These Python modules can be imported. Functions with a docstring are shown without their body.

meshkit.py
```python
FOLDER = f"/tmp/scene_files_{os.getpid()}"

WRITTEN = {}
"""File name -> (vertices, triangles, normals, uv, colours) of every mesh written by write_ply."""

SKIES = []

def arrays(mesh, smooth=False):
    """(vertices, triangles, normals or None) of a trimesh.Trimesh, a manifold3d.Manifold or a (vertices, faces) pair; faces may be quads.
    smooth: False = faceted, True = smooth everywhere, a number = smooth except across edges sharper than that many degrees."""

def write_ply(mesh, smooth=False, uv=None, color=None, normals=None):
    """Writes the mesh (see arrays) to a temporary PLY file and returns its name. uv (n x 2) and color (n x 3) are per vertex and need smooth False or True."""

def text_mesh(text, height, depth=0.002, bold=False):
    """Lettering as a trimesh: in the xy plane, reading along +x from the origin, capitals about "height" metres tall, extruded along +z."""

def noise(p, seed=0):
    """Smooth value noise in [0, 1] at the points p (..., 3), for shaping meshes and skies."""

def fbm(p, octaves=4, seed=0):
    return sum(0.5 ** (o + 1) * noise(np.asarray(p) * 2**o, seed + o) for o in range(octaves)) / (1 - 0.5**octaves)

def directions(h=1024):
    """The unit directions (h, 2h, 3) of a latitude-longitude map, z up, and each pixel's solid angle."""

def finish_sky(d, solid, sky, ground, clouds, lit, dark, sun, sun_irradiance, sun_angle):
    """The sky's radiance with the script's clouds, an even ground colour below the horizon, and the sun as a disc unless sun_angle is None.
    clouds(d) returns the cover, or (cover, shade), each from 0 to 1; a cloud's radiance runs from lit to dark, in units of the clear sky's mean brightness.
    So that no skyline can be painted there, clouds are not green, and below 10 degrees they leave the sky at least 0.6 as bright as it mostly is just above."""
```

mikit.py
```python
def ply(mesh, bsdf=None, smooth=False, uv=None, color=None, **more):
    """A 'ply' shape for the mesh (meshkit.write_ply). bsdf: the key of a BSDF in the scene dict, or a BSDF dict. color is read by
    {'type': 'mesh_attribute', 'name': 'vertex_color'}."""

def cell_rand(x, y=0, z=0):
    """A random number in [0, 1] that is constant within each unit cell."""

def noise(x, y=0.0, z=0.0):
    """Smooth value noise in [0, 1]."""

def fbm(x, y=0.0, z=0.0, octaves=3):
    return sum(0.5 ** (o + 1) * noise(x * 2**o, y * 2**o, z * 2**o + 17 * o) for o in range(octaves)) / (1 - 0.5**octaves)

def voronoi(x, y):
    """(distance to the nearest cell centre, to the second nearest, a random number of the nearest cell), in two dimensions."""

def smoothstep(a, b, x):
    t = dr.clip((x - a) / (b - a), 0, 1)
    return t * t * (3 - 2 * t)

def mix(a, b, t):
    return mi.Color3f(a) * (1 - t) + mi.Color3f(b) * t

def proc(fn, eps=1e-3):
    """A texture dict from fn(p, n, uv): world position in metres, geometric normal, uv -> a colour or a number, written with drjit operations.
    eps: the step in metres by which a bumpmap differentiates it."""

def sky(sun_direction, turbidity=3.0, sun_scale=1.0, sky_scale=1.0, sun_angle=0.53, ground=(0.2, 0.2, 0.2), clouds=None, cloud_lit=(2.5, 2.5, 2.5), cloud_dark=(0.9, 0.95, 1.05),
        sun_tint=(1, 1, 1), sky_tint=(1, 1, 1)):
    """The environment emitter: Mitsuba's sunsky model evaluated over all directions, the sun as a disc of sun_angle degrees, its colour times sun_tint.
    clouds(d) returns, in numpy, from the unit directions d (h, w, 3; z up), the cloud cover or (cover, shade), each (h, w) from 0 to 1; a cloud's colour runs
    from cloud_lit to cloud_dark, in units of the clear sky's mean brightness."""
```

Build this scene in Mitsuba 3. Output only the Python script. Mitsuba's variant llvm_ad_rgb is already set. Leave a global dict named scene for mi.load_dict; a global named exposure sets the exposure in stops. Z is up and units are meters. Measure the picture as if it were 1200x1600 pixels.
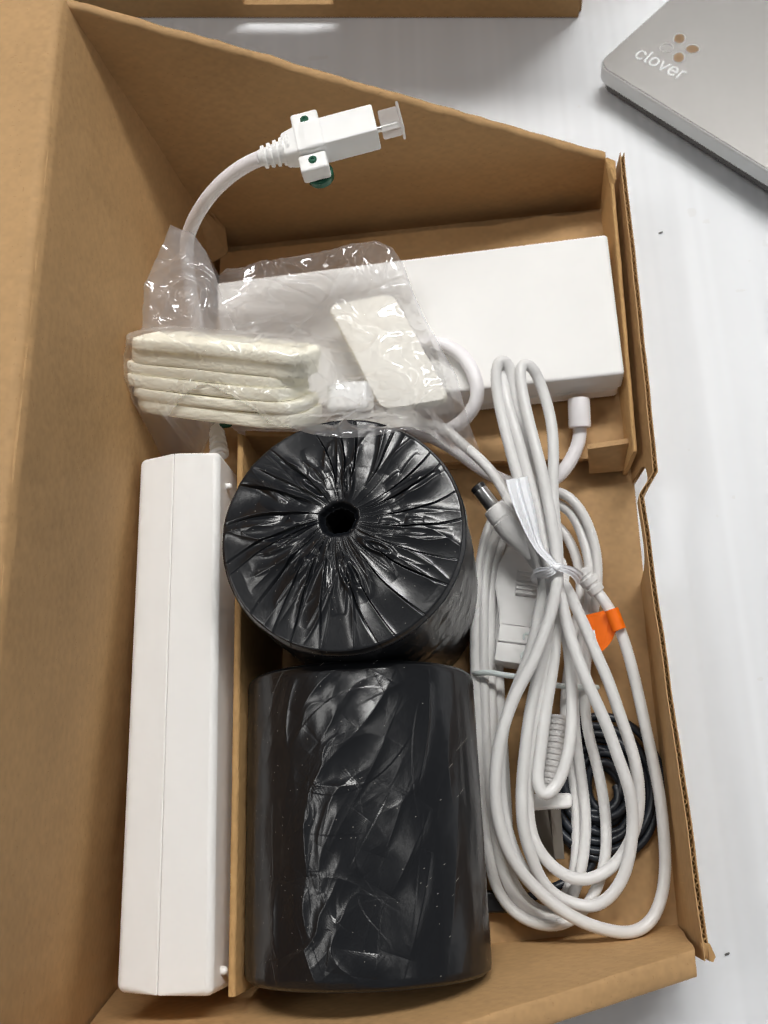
import math
import numpy as np
import trimesh
import manifold3d as m3
import mitsuba as mi
import drjit as dr
import mikit
import meshkit
from scipy.interpolate import CubicSpline, RBFInterpolator
from scipy.ndimage import gaussian_filter, maximum_filter, map_coordinates
from shapely.geometry import Polygon, Point
from shapely import affinity

T = mi.ScalarTransform4f
scene, labels = {}, {}
rng = np.random.default_rng(7)
exposure = 0.06

# ------------------------------------------------------------------ camera
EYE = np.array([0.1148, 0.0280, 0.3137])
FWD = np.array([-0.12752, 0.33424, -0.93382])
UPV = np.array([0.0627, 0.9423, 0.3287])
scene['camera'] = {'type': 'thinlens', 'to_world': T().look_at(origin=EYE.tolist(), target=(EYE + FWD).tolist(), up=UPV.tolist()),
                   'fov': 45.044, 'fov_axis': 'x', 'aperture_radius': 0.00075, 'focus_distance': 0.262, 'near_clip': 0.01, 'far_clip': 30.0}

# ------------------------------------------------------------------ lamps: long ceiling lights of the room above the table
def ceiling_light(key, center, sx, sy, power, label):
    v = np.array([[-sx, -sy, 0], [sx, -sy, 0], [sx, sy, 0], [-sx, sy, 0]]) / 2 + np.array(center)
    scene[key] = mikit.ply((v, np.array([[0, 2, 1], [0, 3, 2]])), {'type': 'diffuse', 'reflectance': {'type': 'rgb', 'value': 0.8}},
                           emitter={'type': 'area', 'radiance': {'type': 'rgb', 'value': [power, power * 0.985, power * 0.955]}})
    labels[key] = {'label': label, 'category': 'ceiling light'}
ceiling_light('ceiling_light', (-1.00, 0.20, 1.75), 0.30, 0.80, 9.0, 'long white ceiling light above the raised lid side of the box')
ceiling_light('ceiling_light_001', (0.50, 1.15, 1.95), 1.4, 0.32, 33.0, 'long white ceiling light beyond the silver tablet')
ceiling_light('ceiling_light_002', (1.45, 0.30, 1.9), 0.35, 1.1, 2.5, 'long white ceiling light above the open white table side')
scene['room_light'] = {'type': 'constant', 'radiance': {'type': 'rgb', 'value': [0.185, 0.183, 0.184]}}

# ------------------------------------------------------------------ helpers
def mm(a): return np.array(a, float) / 1000.0
def unit(v):
    v = np.asarray(v, float); return v / np.linalg.norm(v)
def cat(ms): return trimesh.util.concatenate([m if isinstance(m, trimesh.Trimesh) else tm(m) for m in ms])
def tm(x):
    if hasattr(x, 'to_mesh'):
        m = x.to_mesh(); return trimesh.Trimesh(m.vert_properties[:, :3], m.tri_verts, process=False)
    v, f = x; f = np.asarray(f)
    if f.shape[1] == 4: f = np.vstack([f[:, [0, 1, 2]], f[:, [0, 2, 3]]])
    return trimesh.Trimesh(v, f, process=False)
def key_for(name, parent=None):
    base = f'{parent}__{name}' if parent else name
    k, n = base, 0
    used = set(scene) | set(labels)
    while k in used or any(u.startswith(k + '__') for u in used):
        n += 1; k = f'{base}_{n:03d}'
    return k
def put(name, mesh, mat, parent=None, smooth=35, label=None, **kw):
    k = key_for(name, parent)
    scene[k] = mikit.ply(mesh, mat, smooth, **kw)
    if label: labels.setdefault(k, {})['label'] = label
    return k
def thing(name, label, category, group=None):
    k = key_for(name)
    labels[k] = {'label': label, 'category': category}
    if group: labels[k]['group'] = group
    return k
def tag(k, label, category, group=None, kind=None):
    labels[k] = {'label': label, 'category': category}
    if group: labels[k]['group'] = group
    if kind: labels[k]['kind'] = kind
def spline(pts, step=0.0012):
    p = np.asarray(pts, float)
    d = np.r_[0, np.cumsum(np.sqrt(np.linalg.norm(np.diff(p, axis=0), axis=1)))]
    cs = CubicSpline(d, p)
    t = np.linspace(0, d[-1], 4000); q = cs(t)
    s = np.r_[0, np.cumsum(np.linalg.norm(np.diff(q, axis=0), axis=1))]
    n = max(8, int(s[-1] / step))
    return np.stack([np.interp(np.linspace(0, s[-1], n), s, q[:, k]) for k in range(3)], 1)
def frames(q):
    t = np.gradient(q, axis=0); t /= np.linalg.norm(t, axis=1, keepdims=True)
    a = np.cross(t[0], [0.13, 0.31, 0.94]); a /= np.linalg.norm(a)
    A = [a]
    for i in range(1, len(q)):
        a = A[-1] - t[i] * (A[-1] @ t[i]); A.append(a / np.linalg.norm(a))
    A = np.array(A); return t, A, np.cross(t, A)
def sweep(q, prof, caps=True):
    """prof: (k,2) or (n,k,2) closed profile in metres, swept along the points q."""
    t, A, B = frames(q); prof = np.asarray(prof, float)
    if prof.ndim == 2: prof = np.broadcast_to(prof, (len(q), *prof.shape))
    k = prof.shape[1]
    v = q[:, None] + prof[..., :1] * A[:, None] + prof[..., 1:] * B[:, None]
    i, j = np.meshgrid(np.arange(len(q) - 1), np.arange(k), indexing='ij')
    f = np.stack([i * k + j, i * k + (j + 1) % k, (i + 1) * k + (j + 1) % k, (i + 1) * k + j], -1).reshape(-1, 4)
    f = np.vstack([f[:, [0, 1, 2]], f[:, [0, 2, 3]]])
    v = v.reshape(-1, 3)
    if caps:
        n = len(v); v = np.vstack([v, q[0], q[-1]]); j = np.arange(k); e = (len(q) - 1) * k
        f = np.vstack([f, np.stack([j * 0 + n, (j + 1) % k, j], 1), np.stack([j * 0 + n + 1, e + j, e + (j + 1) % k], 1)])
    return trimesh.Trimesh(v, f, process=False)
def circle(r, k=18):
    a = np.arange(k) * 2 * np.pi / k
    return np.stack([np.cos(a), np.sin(a)], 1) * r
def tube(pts, r, step=0.0012, k=18, curve=True):
    q = spline(pts, step) if curve else np.asarray(pts, float)
    return sweep(q, circle(1, k)[None] * np.broadcast_to(r, (len(q),))[:, None, None] if np.ndim(r) else circle(r, k))
def lathe(p0, d, prof, k=32):
    """prof: list of (distance along d, radius)."""
    d = unit(d); q = np.array([np.asarray(p0) + d * a for a, _ in prof])
    a = unit(np.cross(d, [0.2, 0.5, 0.84])); b = np.cross(d, a)
    c = circle(1, k)
    v = (q[:, None] + np.array([r for _, r in prof])[:, None, None] * (c[None, :, :1] * a + c[None, :, 1:] * b)).reshape(-1, 3)
    i, j = np.meshgrid(np.arange(len(q) - 1), np.arange(k), indexing='ij')
    f = np.stack([i * k + j, i * k + (j + 1) % k, (i + 1) * k + (j + 1) % k, (i + 1) * k + j], -1).reshape(-1, 4)
    f = np.vstack([f[:, [0, 1, 2]], f[:, [0, 2, 3]]])
    n = len(v); v = np.vstack([v, q[0], q[-1]]); j = np.arange(k); e = (len(q) - 1) * k
    f = np.vstack([f, np.stack([j * 0 + n, (j + 1) % k, j], 1), np.stack([j * 0 + n + 1, e + j, e + (j + 1) % k], 1)])
    return trimesh.Trimesh(v, f, process=False)
def ball_hull(pts, r, seg=20):
    r = np.broadcast_to(r, (len(pts),))
    return tm(m3.Manifold.batch_hull([m3.Manifold.sphere(float(ri), seg).translate([float(x) for x in p]) for p, ri in zip(pts, r)]))
def frame_mesh(mesh, o, a, b, c):
    m = mesh.copy(); m.vertices = np.asarray(o) + m.vertices @ np.array([a, b, c]); return m
def rbox(sx, sy, sz, r, center=(0, 0, 0), seg=16):
    s = np.array([sx, sy, sz]) / 2 - r
    return ball_hull([np.array(center) + s * np.array([i, j, k]) for i in (-1, 1) for j in (-1, 1) for k in (-1, 1)], r, seg)
def grid_mesh(P):
    n, m = P.shape[:2]
    i, j = np.meshgrid(np.arange(n - 1), np.arange(m - 1), indexing='ij')
    f = np.stack([i * m + j, (i + 1) * m + j, (i + 1) * m + j + 1, i * m + j + 1], -1).reshape(-1, 4)
    return trimesh.Trimesh(P.reshape(-1, 3), np.vstack([f[:, [0, 1, 2]], f[:, [0, 2, 3]]]), process=False)
def ruled(PA, PB, n, rough=0.0, closed=True, seed=0):
    """A body between two like profiles PA and PB (k,3), n steps; its surface is made slightly uneven."""
    PA, PB = np.asarray(PA, float), np.asarray(PB, float)
    t = np.linspace(0, 1, n)[:, None, None]
    P = PA[None] * (1 - t) + PB[None] * t
    if rough: P = P + rough * (meshkit.fbm(P * 140.0 + seed, 3, seed)[..., None] - 0.5) * np.array([0.8, 0.8, 1.0])
    k = len(PA)
    i, j = np.meshgrid(np.arange(n - 1), np.arange(k if closed else k - 1), indexing='ij')
    f = np.stack([i * k + j, i * k + (j + 1) % k, (i + 1) * k + (j + 1) % k, (i + 1) * k + j], -1).reshape(-1, 4)
    f = np.vstack([f[:, [0, 1, 2]], f[:, [0, 2, 3]]])
    v = P.reshape(-1, 3)
    if closed:
        m = len(v); v = np.vstack([v, PA.mean(0), PB.mean(0)]); j = np.arange(k); e = (n - 1) * k
        f = np.vstack([f, np.stack([j * 0 + m, (j + 1) % k, j], 1), np.stack([j * 0 + m + 1, e + j, e + (j + 1) % k], 1)])
    return trimesh.Trimesh(v, f, process=False)
def wall_profile(inner_low, inner_top, out, thick, k=7, dens=10, flat=False):
    """Cross-section of a folded cardboard wall: flat faces and a rounded top. out: unit vector pointing outwards."""
    il, it, out = np.asarray(inner_low, float), np.asarray(inner_top, float), np.asarray(out, float)
    up = unit(it - il); o = unit(out - up * (out @ up))
    r = thick / 2
    if flat:
        face = [il + (it - il) * s for s in np.linspace(0, 1, dens)]
        cap = [it + o * thick * x + up * 0.0011 * (1 - (2 * x - 1) ** 4) for x in (0.06, 0.2, 0.5, 0.8, 0.94)]
        return np.array(face + cap + [p + o * thick for p in face[::-1]])
    face = [il + (it - up * r - il) * s for s in np.linspace(0, 1, dens)]
    cap = [it - up * r + o * r + r * (-o * math.cos(a) + up * math.sin(a)) for a in np.linspace(0, math.pi, k)[1:-1]]
    back = [p + o * thick for p in face[::-1]]
    return np.array(face + cap + back)

# ------------------------------------------------------------------ materials
def rgb(*c): return {'type': 'rgb', 'value': list(c)}
def mat(key, **kw):
    bump = kw.pop('bump', None); two = kw.pop('two', True)
    d = {'type': 'principled', **kw}
    if bump: d = {'type': 'bumpmap', 'bump': mikit.proc(bump[0], eps=bump[2]), 'scale': bump[1], 'bsdf': d}
    scene[key] = {'type': 'twosided', 'bsdf': d} if two else d

def kraft(base, seed):
    def fn(p, n, uv):
        big = mikit.fbm(p.x * 28 + seed, p.y * 28, p.z * 28, 3)
        fib = mikit.fbm(p.x * 620, p.y * 620 + seed, p.z * 620, 2)
        dot = mikit.smoothstep(0.86, 0.93, mikit.noise(p.x * 1500, p.y * 1500, p.z * 1500 + seed))
        f = 0.84 + 0.24 * big + 0.20 * (fib - 0.5)
        c = mi.Color3f(base) * f
        return mikit.mix(c, (base[0] * 0.72, base[1] * 0.66, base[2] * 0.55), dot * 0.45)
    return fn
def kraft_bump(p, n, uv):
    return (mikit.fbm(p.x * 700, p.y * 700, p.z * 700, 2) * 0.5 + 0.28 * dr.sin(p.y * 2 * math.pi / 0.0072 + 1.5 * mikit.noise(p.x * 40, p.y * 40)) + 2.2 * mikit.smoothstep(0.55, 0.9, mikit.noise(p.x * 55, p.y * 50, p.z * 50)))
mat('cardboard_inside', base_color=mikit.proc(kraft((0.44, 0.268, 0.122), 3)), roughness=0.72, specular=0.35, bump=(kraft_bump, 0.00016, 0.0003))
mat('cardboard_edge', base_color=mikit.proc(kraft((0.49, 0.30, 0.13), 9)), roughness=0.85, specular=0.2, bump=(lambda p, n, uv: mikit.fbm(p.x * 900, p.y * 900, p.z * 900, 3), 0.0006, 0.0003))
mat('cardboard_outside', base_color=mikit.proc(kraft((0.37, 0.225, 0.10), 14)), roughness=0.75, specular=0.3)

def table_color(p, n, uv):
    s = mikit.noise(p.x * 420, p.y * 3.0) * 0.6 + mikit.noise(p.x * 130 + 7, p.y * 1.5) * 0.4
    speck = mikit.smoothstep(0.965, 0.975, mikit.noise(p.x * 160, p.y * 160, 5))
    return mikit.mix(mi.Color3f(0.665, 0.685, 0.71) * (0.945 + 0.085 * s), (0.55, 0.54, 0.52), speck * 0.25)
def table_bump(p, n, uv):
    return mikit.noise(p.x * 300, p.y * 2.0) * 0.6 + 0.8 * mikit.noise(p.x * 150 + 3, p.y * 1.2) + 0.32 * dr.sin(p.x * 2 * math.pi / 0.0041 + 1.2 * mikit.noise(p.x * 20, p.y * 2))
mat('table_top', base_color=mikit.proc(table_color), roughness=0.44, specular=0.38, bump=(table_bump, 0.00023, 0.0004))
def grain(p, n, uv): return mikit.fbm(p.x * 1600, p.y * 1600, p.z * 1600, 2)
mat('white_plastic', base_color=rgb(0.80, 0.80, 0.785), roughness=0.38, specular=0.5)
mat('textured_plastic', base_color=rgb(0.825, 0.825, 0.815), roughness=0.5, specular=0.45, bump=(grain, 0.00016, 0.0002))
mat('carton_white', base_color=mikit.proc(lambda p, n, uv: mi.Color3f(0.775, 0.77, 0.755) * (0.97 + 0.05 * mikit.fbm(p.x * 60, p.y * 60, p.z * 60, 3))), roughness=0.62, specular=0.3, bump=(grain, 0.00003, 0.0003))
mat('cord_white', base_color=mikit.proc(lambda p, n, uv: mi.Color3f(0.66, 0.655, 0.645) * (0.95 + 0.09 * mikit.fbm(p.x * 90, p.y * 90, p.z * 90, 2))), roughness=0.36, specular=0.5)
mat('cord_bright', base_color=rgb(0.79, 0.77, 0.785), roughness=0.40, specular=0.5)
mat('cord_dark', base_color=rgb(0.016, 0.020, 0.027), roughness=0.38, specular=0.5)
mat('black_plastic', base_color=rgb(0.012, 0.012, 0.013), roughness=0.3, specular=0.5)
mat('green_metal', base_color=rgb(0.005, 0.075, 0.04), roughness=0.3, metallic=0.3, specular=0.6)
mat('bright_metal', base_color=rgb(0.62, 0.61, 0.58), roughness=0.16, metallic=1.0)
mat('blade_metal', base_color=rgb(0.27, 0.245, 0.215), roughness=0.24, metallic=1.0)
mat('chrome', base_color=rgb(0.80, 0.79, 0.77), roughness=0.07, metallic=1.0)
mat('silver_metal', base_color=rgb(0.25, 0.243, 0.235), roughness=0.45, metallic=0.8, specular=0.5)
mat('silver_soft', base_color=rgb(0.42, 0.41, 0.40), roughness=0.35, metallic=0.7)
mat('silver_edge', base_color=rgb(0.58, 0.60, 0.605), roughness=0.5, metallic=0.35, specular=0.5)
mat('dark_recess', base_color=rgb(0.10, 0.10, 0.10), roughness=0.6)
mat('tie_paper', base_color=rgb(0.80, 0.82, 0.85), roughness=0.5, specular=0.4)
mat('tie_tint', base_color=rgb(0.56, 0.62, 0.61), roughness=0.4, specular=0.5)
mat('orange_paper', base_color=rgb(0.82, 0.15, 0.004), roughness=0.55, specular=0.3)
def foam_color(p, n, uv):
    f = mikit.fbm(p.x * 1900, p.y * 1900, p.z * 1900, 2)
    return mi.Color3f(0.93, 0.91, 0.775) * (0.88 + 0.20 * f)
mat('foam', base_color=mikit.proc(foam_color), roughness=0.9, specular=0.2, bump=(grain, 0.0004, 0.0002))
mat('pad_liner', base_color=rgb(0.83, 0.81, 0.74), roughness=0.5, specular=0.4)
def film_color(p, n, uv):
    d, _, h = mikit.voronoi(p.x * 420 + p.z * 190, p.y * 420 + p.z * 270)
    cl = mikit.smoothstep(0.45, 0.65, mikit.noise(p.x * 70, p.y * 70, p.z * 70))
    speck = dr.select(h > 0.88 - 0.25 * cl, mikit.smoothstep(0.045 + 0.08 * (h - 0.7), 0.02, d), 0.0)
    return mikit.mix((0.0065, 0.0075, 0.0095), (0.38, 0.36, 0.32), speck * 0.7)
def film_bump(p, n, uv): return mikit.fbm(p.x * 260, p.y * 260, p.z * 260, 2) + 0.25 * mikit.noise(p.x * 1500, p.y * 1500, p.z * 1500)
mat('black_film', base_color=mikit.proc(film_color), roughness=0.245, specular=0.48, bump=(film_bump, 0.00005, 0.0003))
mat('black_film_dull', base_color=mikit.proc(film_color), roughness=0.245, specular=0.44, bump=(film_bump, 0.00006, 0.0003))
mat('hole_dark', base_color=rgb(0.004, 0.004, 0.004), roughness=0.6, specular=0.2)
scene['clear_film'] = {'type': 'blendbsdf', 'weight': 0.18,
                       'bsdf_0': {'type': 'thindielectric', 'int_ior': 1.58},
                       'bsdf_1': {'type': 'principledthin', 'base_color': rgb(0.80, 0.79, 0.80), 'roughness': 0.5, 'diff_trans': 1.0, 'spec_trans': 0.0}}
scene['clear_film_double'] = {**scene['clear_film'], 'weight': 0.30}
scene['clear_cap'] = {'type': 'blendbsdf', 'weight': 0.35,
                      'bsdf_0': {'type': 'thindielectric', 'int_ior': 1.5},
                      'bsdf_1': {'type': 'principledthin', 'base_color': rgb(0.85, 0.85, 0.85), 'roughness': 0.35, 'diff_trans': 1.0, 'spec_trans': 0.0}}

# ------------------------------------------------------------------ the table
v = np.array([[-1.0, -0.7, 0], [1.3, -0.7, 0], [1.3, 1.5, 0], [-1.0, 1.5, 0]])
k = put('table', (v, np.array([[0, 1, 2], [0, 2, 3]])), 'table_top', smooth=False)
tag(k, 'white table top with faint streaks under everything', 'table', kind='structure')

# ------------------------------------------------------------------ the open mailer box
box = thing('cardboard_box', 'open brown cardboard box with raised lid holding rolls, cords and white devices', 'box')
FBL, FBR, FTL, FTR = np.array([-0.0135, -0.0125, 0.003]), np.array([0.1585, 0.0030, 0.003]), np.array([0.0080, 0.2590, 0.003]), np.array([0.1615, 0.2600, 0.003])
HB, HF = np.array([-0.0030, 0.2630, 0.124]), np.array([0.0050, -0.040, 0.126])   # the hinge's back and front ends
# base: a sheet with thickness
def sheet(poly, t, down=(0, 0, -1)):
    P = np.asarray(poly, float); Q = P + np.asarray(down) * t
    n = len(P); v = np.vstack([P, Q]); f = [[0, i, i + 1] for i in range(1, n - 1)] + [[n, n + i + 1, n + i] for i in range(1, n - 1)]
    for i in range(n):
        j = (i + 1) % n; f += [[i, n + i, n + j], [i, n + j, j]]
    return trimesh.Trimesh(v, np.array(f), process=False)
put('base', sheet([FBL + [-0.001, -0.003, 0], FBR + [0.0005, -0.003, 0], FTR + [0.0005, 0.003, 0], FTL + [-0.001, 0.003, 0]], 0.0025), 'cardboard_inside', box, False)
# hinge wall (tall, left) with the fold that turns into the lid
def hinge_profile(low, hin, lid_end):
    up = unit(hin - low); out = np.array([-1, 0, 0.0])
    pts = [low + (hin - up * 0.004 - low) * s for s in np.linspace(0, 1, 14)]
    c = hin - up * 0.004 + out * 0.004
    for a in np.linspace(0, math.pi / 2, 6)[1:]:
        pts.append(c + 0.004 * (-out * math.cos(a) + np.array([0, 0, 1.0]) * math.sin(a)))
    return np.array(pts)
pa, pb = hinge_profile(FTL, HB, None), hinge_profile(FBL, HF, None)
def thicken(P, n_back):
    """Closed profile from an open one, offset towards n_back."""
    return np.vstack([P, (P + np.asarray(n_back))[::-1]])
wa = thicken(pa[:16], (-0.0028, 0, 0)); wb = thicken(pb[:16], (-0.0028, 0, 0))
put('hinge_wall', ruled(wa, wb, 60, 0.0012, seed=1), 'cardboard_inside', box, 40)
def lid_profile(p, end):
    top = [p[k] for k in range(15, len(p))] + [p[-1] + (end - p[-1]) * s for s in np.linspace(0, 1, 12)[1:]]
    return thicken(np.array(top), (0.0006, 0, -0.0028))
put('lid', ruled(lid_profile(pa, HB + [-0.150, 0.016, 0.010]), lid_profile(pb, HF + [-0.150, 0, 0.010]), 60, 0.0010, seed=2), 'cardboard_inside', box, 40, label='raised lid of bright brown cardboard')
# back side wall (wedge), folded over double, rounded top edge
def side_wall(low0, top0, low1, top1, out, thick, n, seed, name, label=None, flat=False):
    return put(name, ruled(wall_profile(low0, top0, out, thick, flat=flat), wall_profile(low1, top1, out, thick, flat=flat), n, 0.0010, seed=seed), 'cardboard_inside', box, 40, label=label)
side_wall(FTL + [-0.009, 0, 0], HB + [-0.0045, -0.002, 0.0005], np.array([0.1600, 0.2590, 0.003]), np.array([0.1590, 0.2560, 0.0350]), (0, 1, 0), 0.0036, 70, 3, 'side_wall')
FT = mm([(156.7,-0.5,34.0), (106.4,-10.5,64.0)])
g = (FT[0] - FT[1]) / (FT[0][0] - FT[1][0]); LT = FT[1] + g * (0.0085 - FT[1][0])
side_wall(FBL + [0.0, 0, 0], LT, FBR, FT[0] + [0.001, 0, 0], (0, -1, 0), 0.0068, 70, 4, 'side_wall', 'thick folded side wall leaning outwards', True)
# corner flap glued behind the hinge corner
CF = mm([(4.9,261.1,34.0), (9.2,258.5,27.0), (12.6,256.6,17.0), (12.7,248.7,12.8), (3.2,242.6,12.8), (-0.1,244.0,20.0)])
put('corner_flap', sheet(CF, 0.0016, (0.1, 0.9, -0.3)), 'cardboard_inside', box, False)
# front wall (low, right): two liners and a fluted core, with a slot at its foot and a notch in its top edge
def front_line(y):
    """x of the wall's inner face at its foot and at its top, and the top's height."""
    ys = [-0.002, 0.060, 0.1290, 0.1360, 0.145, 0.258]
    xt = [0.1602, 0.1588, 0.1572, 0.1622, 0.1626, 0.1642]
    zt = [0.0340, 0.0335, 0.0325, 0.0335, 0.034, 0.0345]
    xf = [0.1585, 0.1590, 0.1592, 0.1595, 0.1597, 0.1617]
    return np.interp(y, ys, xf), np.interp(y, ys, xt), np.interp(y, ys, zt)
SLOT = (0.1085, 0.1440, 0.0262)
def liner(off, thick, ragged):
    ys = np.linspace(-0.0035, 0.2585, 330); zs = np.linspace(0, 1, 14)
    slot = (ys > SLOT[0]) & (ys < SLOT[1])
    P = np.zeros((len(ys), len(zs), 3))
    for i, y in enumerate(ys):
        xf, xt, zt = front_line(y)
        z0 = SLOT[2] - 0.009 * abs((y - (SLOT[0] + SLOT[1]) / 2) / ((SLOT[1] - SLOT[0]) / 2)) ** 8 if slot[i] else 0.0006
        top = zt + ragged * (meshkit.fbm(np.array([[y * 300, off * 4000, 0.5]]), 3, 5)[0] - 0.5)
        z = z0 + (top - z0) * zs
        x = xf + (xt - xf) * (z / zt)
        P[i, :, 0], P[i, :, 1], P[i, :, 2] = x + off, y, z
    P[..., 0] += 0.0007 * (meshkit.fbm(P * 60, 2, 8) - 0.5)
    A = grid_mesh(P); Q = P.copy(); Q[..., 0] += thick; B = grid_mesh(Q[:, ::-1])
    E = [grid_mesh(np.stack([P[:, -1], Q[:, -1]], 1)), grid_mesh(np.stack([Q[:, 0], P[:, 0]], 1)), grid_mesh(np.stack([Q[0], P[0]], 0)), grid_mesh(np.stack([P[-1], Q[-1]], 0))]
    return cat([A, B] + E)
fw = put('front_wall', liner(0.0, 0.00028, 0.0008), 'cardboard_inside', box, 40, label='low front wall with a slot at its foot')
put('outer_liner', liner(0.0013, 0.00028, 0.0006), 'cardboard_outside', fw, 40)
ys = np.arange(-0.0030, 0.258, 0.00025); zs = np.linspace(0, 1, 6); P = np.zeros((len(ys), 6, 3))
for i, y in enumerate(ys):
    xf, xt, zt = front_line(y)
    z0 = SLOT[2] - 0.001 if SLOT[0] < y < SLOT[1] else 0.001
    z = z0 + (zt - 0.0006 + 0.0005 * math.sin(y * 911) - z0) * zs
    P[i, :, 0] = xf + (xt - xf) * (z / zt) + 0.00066 + 0.00050 * math.sin(2 * math.pi * y / 0.0023 + 2.5 * float(meshkit.noise(np.array([y * 90, 0.5, 0.5]), 3)))
    P[i, :, 1], P[i, :, 2] = y, z
Q = P.copy(); Q[..., 0] += 0.00024
put('fluting', cat([grid_mesh(P), grid_mesh(Q[:, ::-1]), grid_mesh(np.stack([P[:, -1], Q[:, -1]], 1))]), 'cardboard_edge', fw, 40)
# torn corner flaps of the front wall
def flap(pts, t, n, name='corner_flap'): put(name, sheet(pts, t, n), 'cardboard_edge', box, False)
flap(mm([(159.6, 1.0, 34), (162.0, 0.6, 34), (163.2, -2.6, 33), (162.4, -4.0, 32.5), (160.0, -2.0, 33.0)]), 0.0022, (0, 0, -1))
flap(mm([(158.6, 255.6, 36), (161.5, 254.5, 35), (161.3, 248.0, 33.5), (160.2, 245.0, 30), (160.0, 250, 10), (159, 256, 8)]), 0.0012, (0.6, 0.3, 0))

# ------------------------------------------------------------------ cardboard insert under the white hub box
ins = thing('cardboard_insert', 'brown folded cardboard insert standing in the box under the flat white hub', 'cardboard insert')
IZ = 0.0125
IB = mm([(9.9,249.5,12.5), (37.3,249.6,12.5), (65.5,249.6,12.5), (100.5,250.1,12.5), (117.7,249.5,12.5), (137.2,251.5,12.5), (144.4,250.3,12.5), 
    (159.5,251.3,12.5)])
put('floor_panel', sheet(np.vstack([[(0.0480, 0.1550, IZ), (0.1580, 0.1500, IZ)], IB[::-1], [(0.0100, 0.1900, IZ), (0.0330, 0.1560, IZ)]]), 0.002), 'cardboard_inside', ins, False)
put('end_rim', ruled(wall_profile((0.1578, 0.2500, 0.004), (0.1600, 0.2490, 0.0325), (1, 0, 0), 0.0015), wall_profile((0.1570, 0.1470, 0.004), (0.1580, 0.1465, 0.0260), (1, 0, 0), 0.0015), 50, 0.0006, seed=7), 'cardboard_edge', ins, 40)
put('front_flap', sheet(mm([(144.2,150.9,20.0), (158.6,152.1,20.0), (158.5,147.7,6.0), (145.4,147.5,6.0)]), 0.0018, (0, 1, 0)), 'cardboard_inside', ins, False)
put('front_panel', sheet([(0.0360, 0.1560, IZ - 0.0003), (0.1440, 0.1545, IZ - 0.0003), (0.1440, 0.1530, 0.0035), (0.0360, 0.1545, 0.0035)], 0.0018, (0, 1, 0)), 'cardboard_inside', ins, False)

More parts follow.
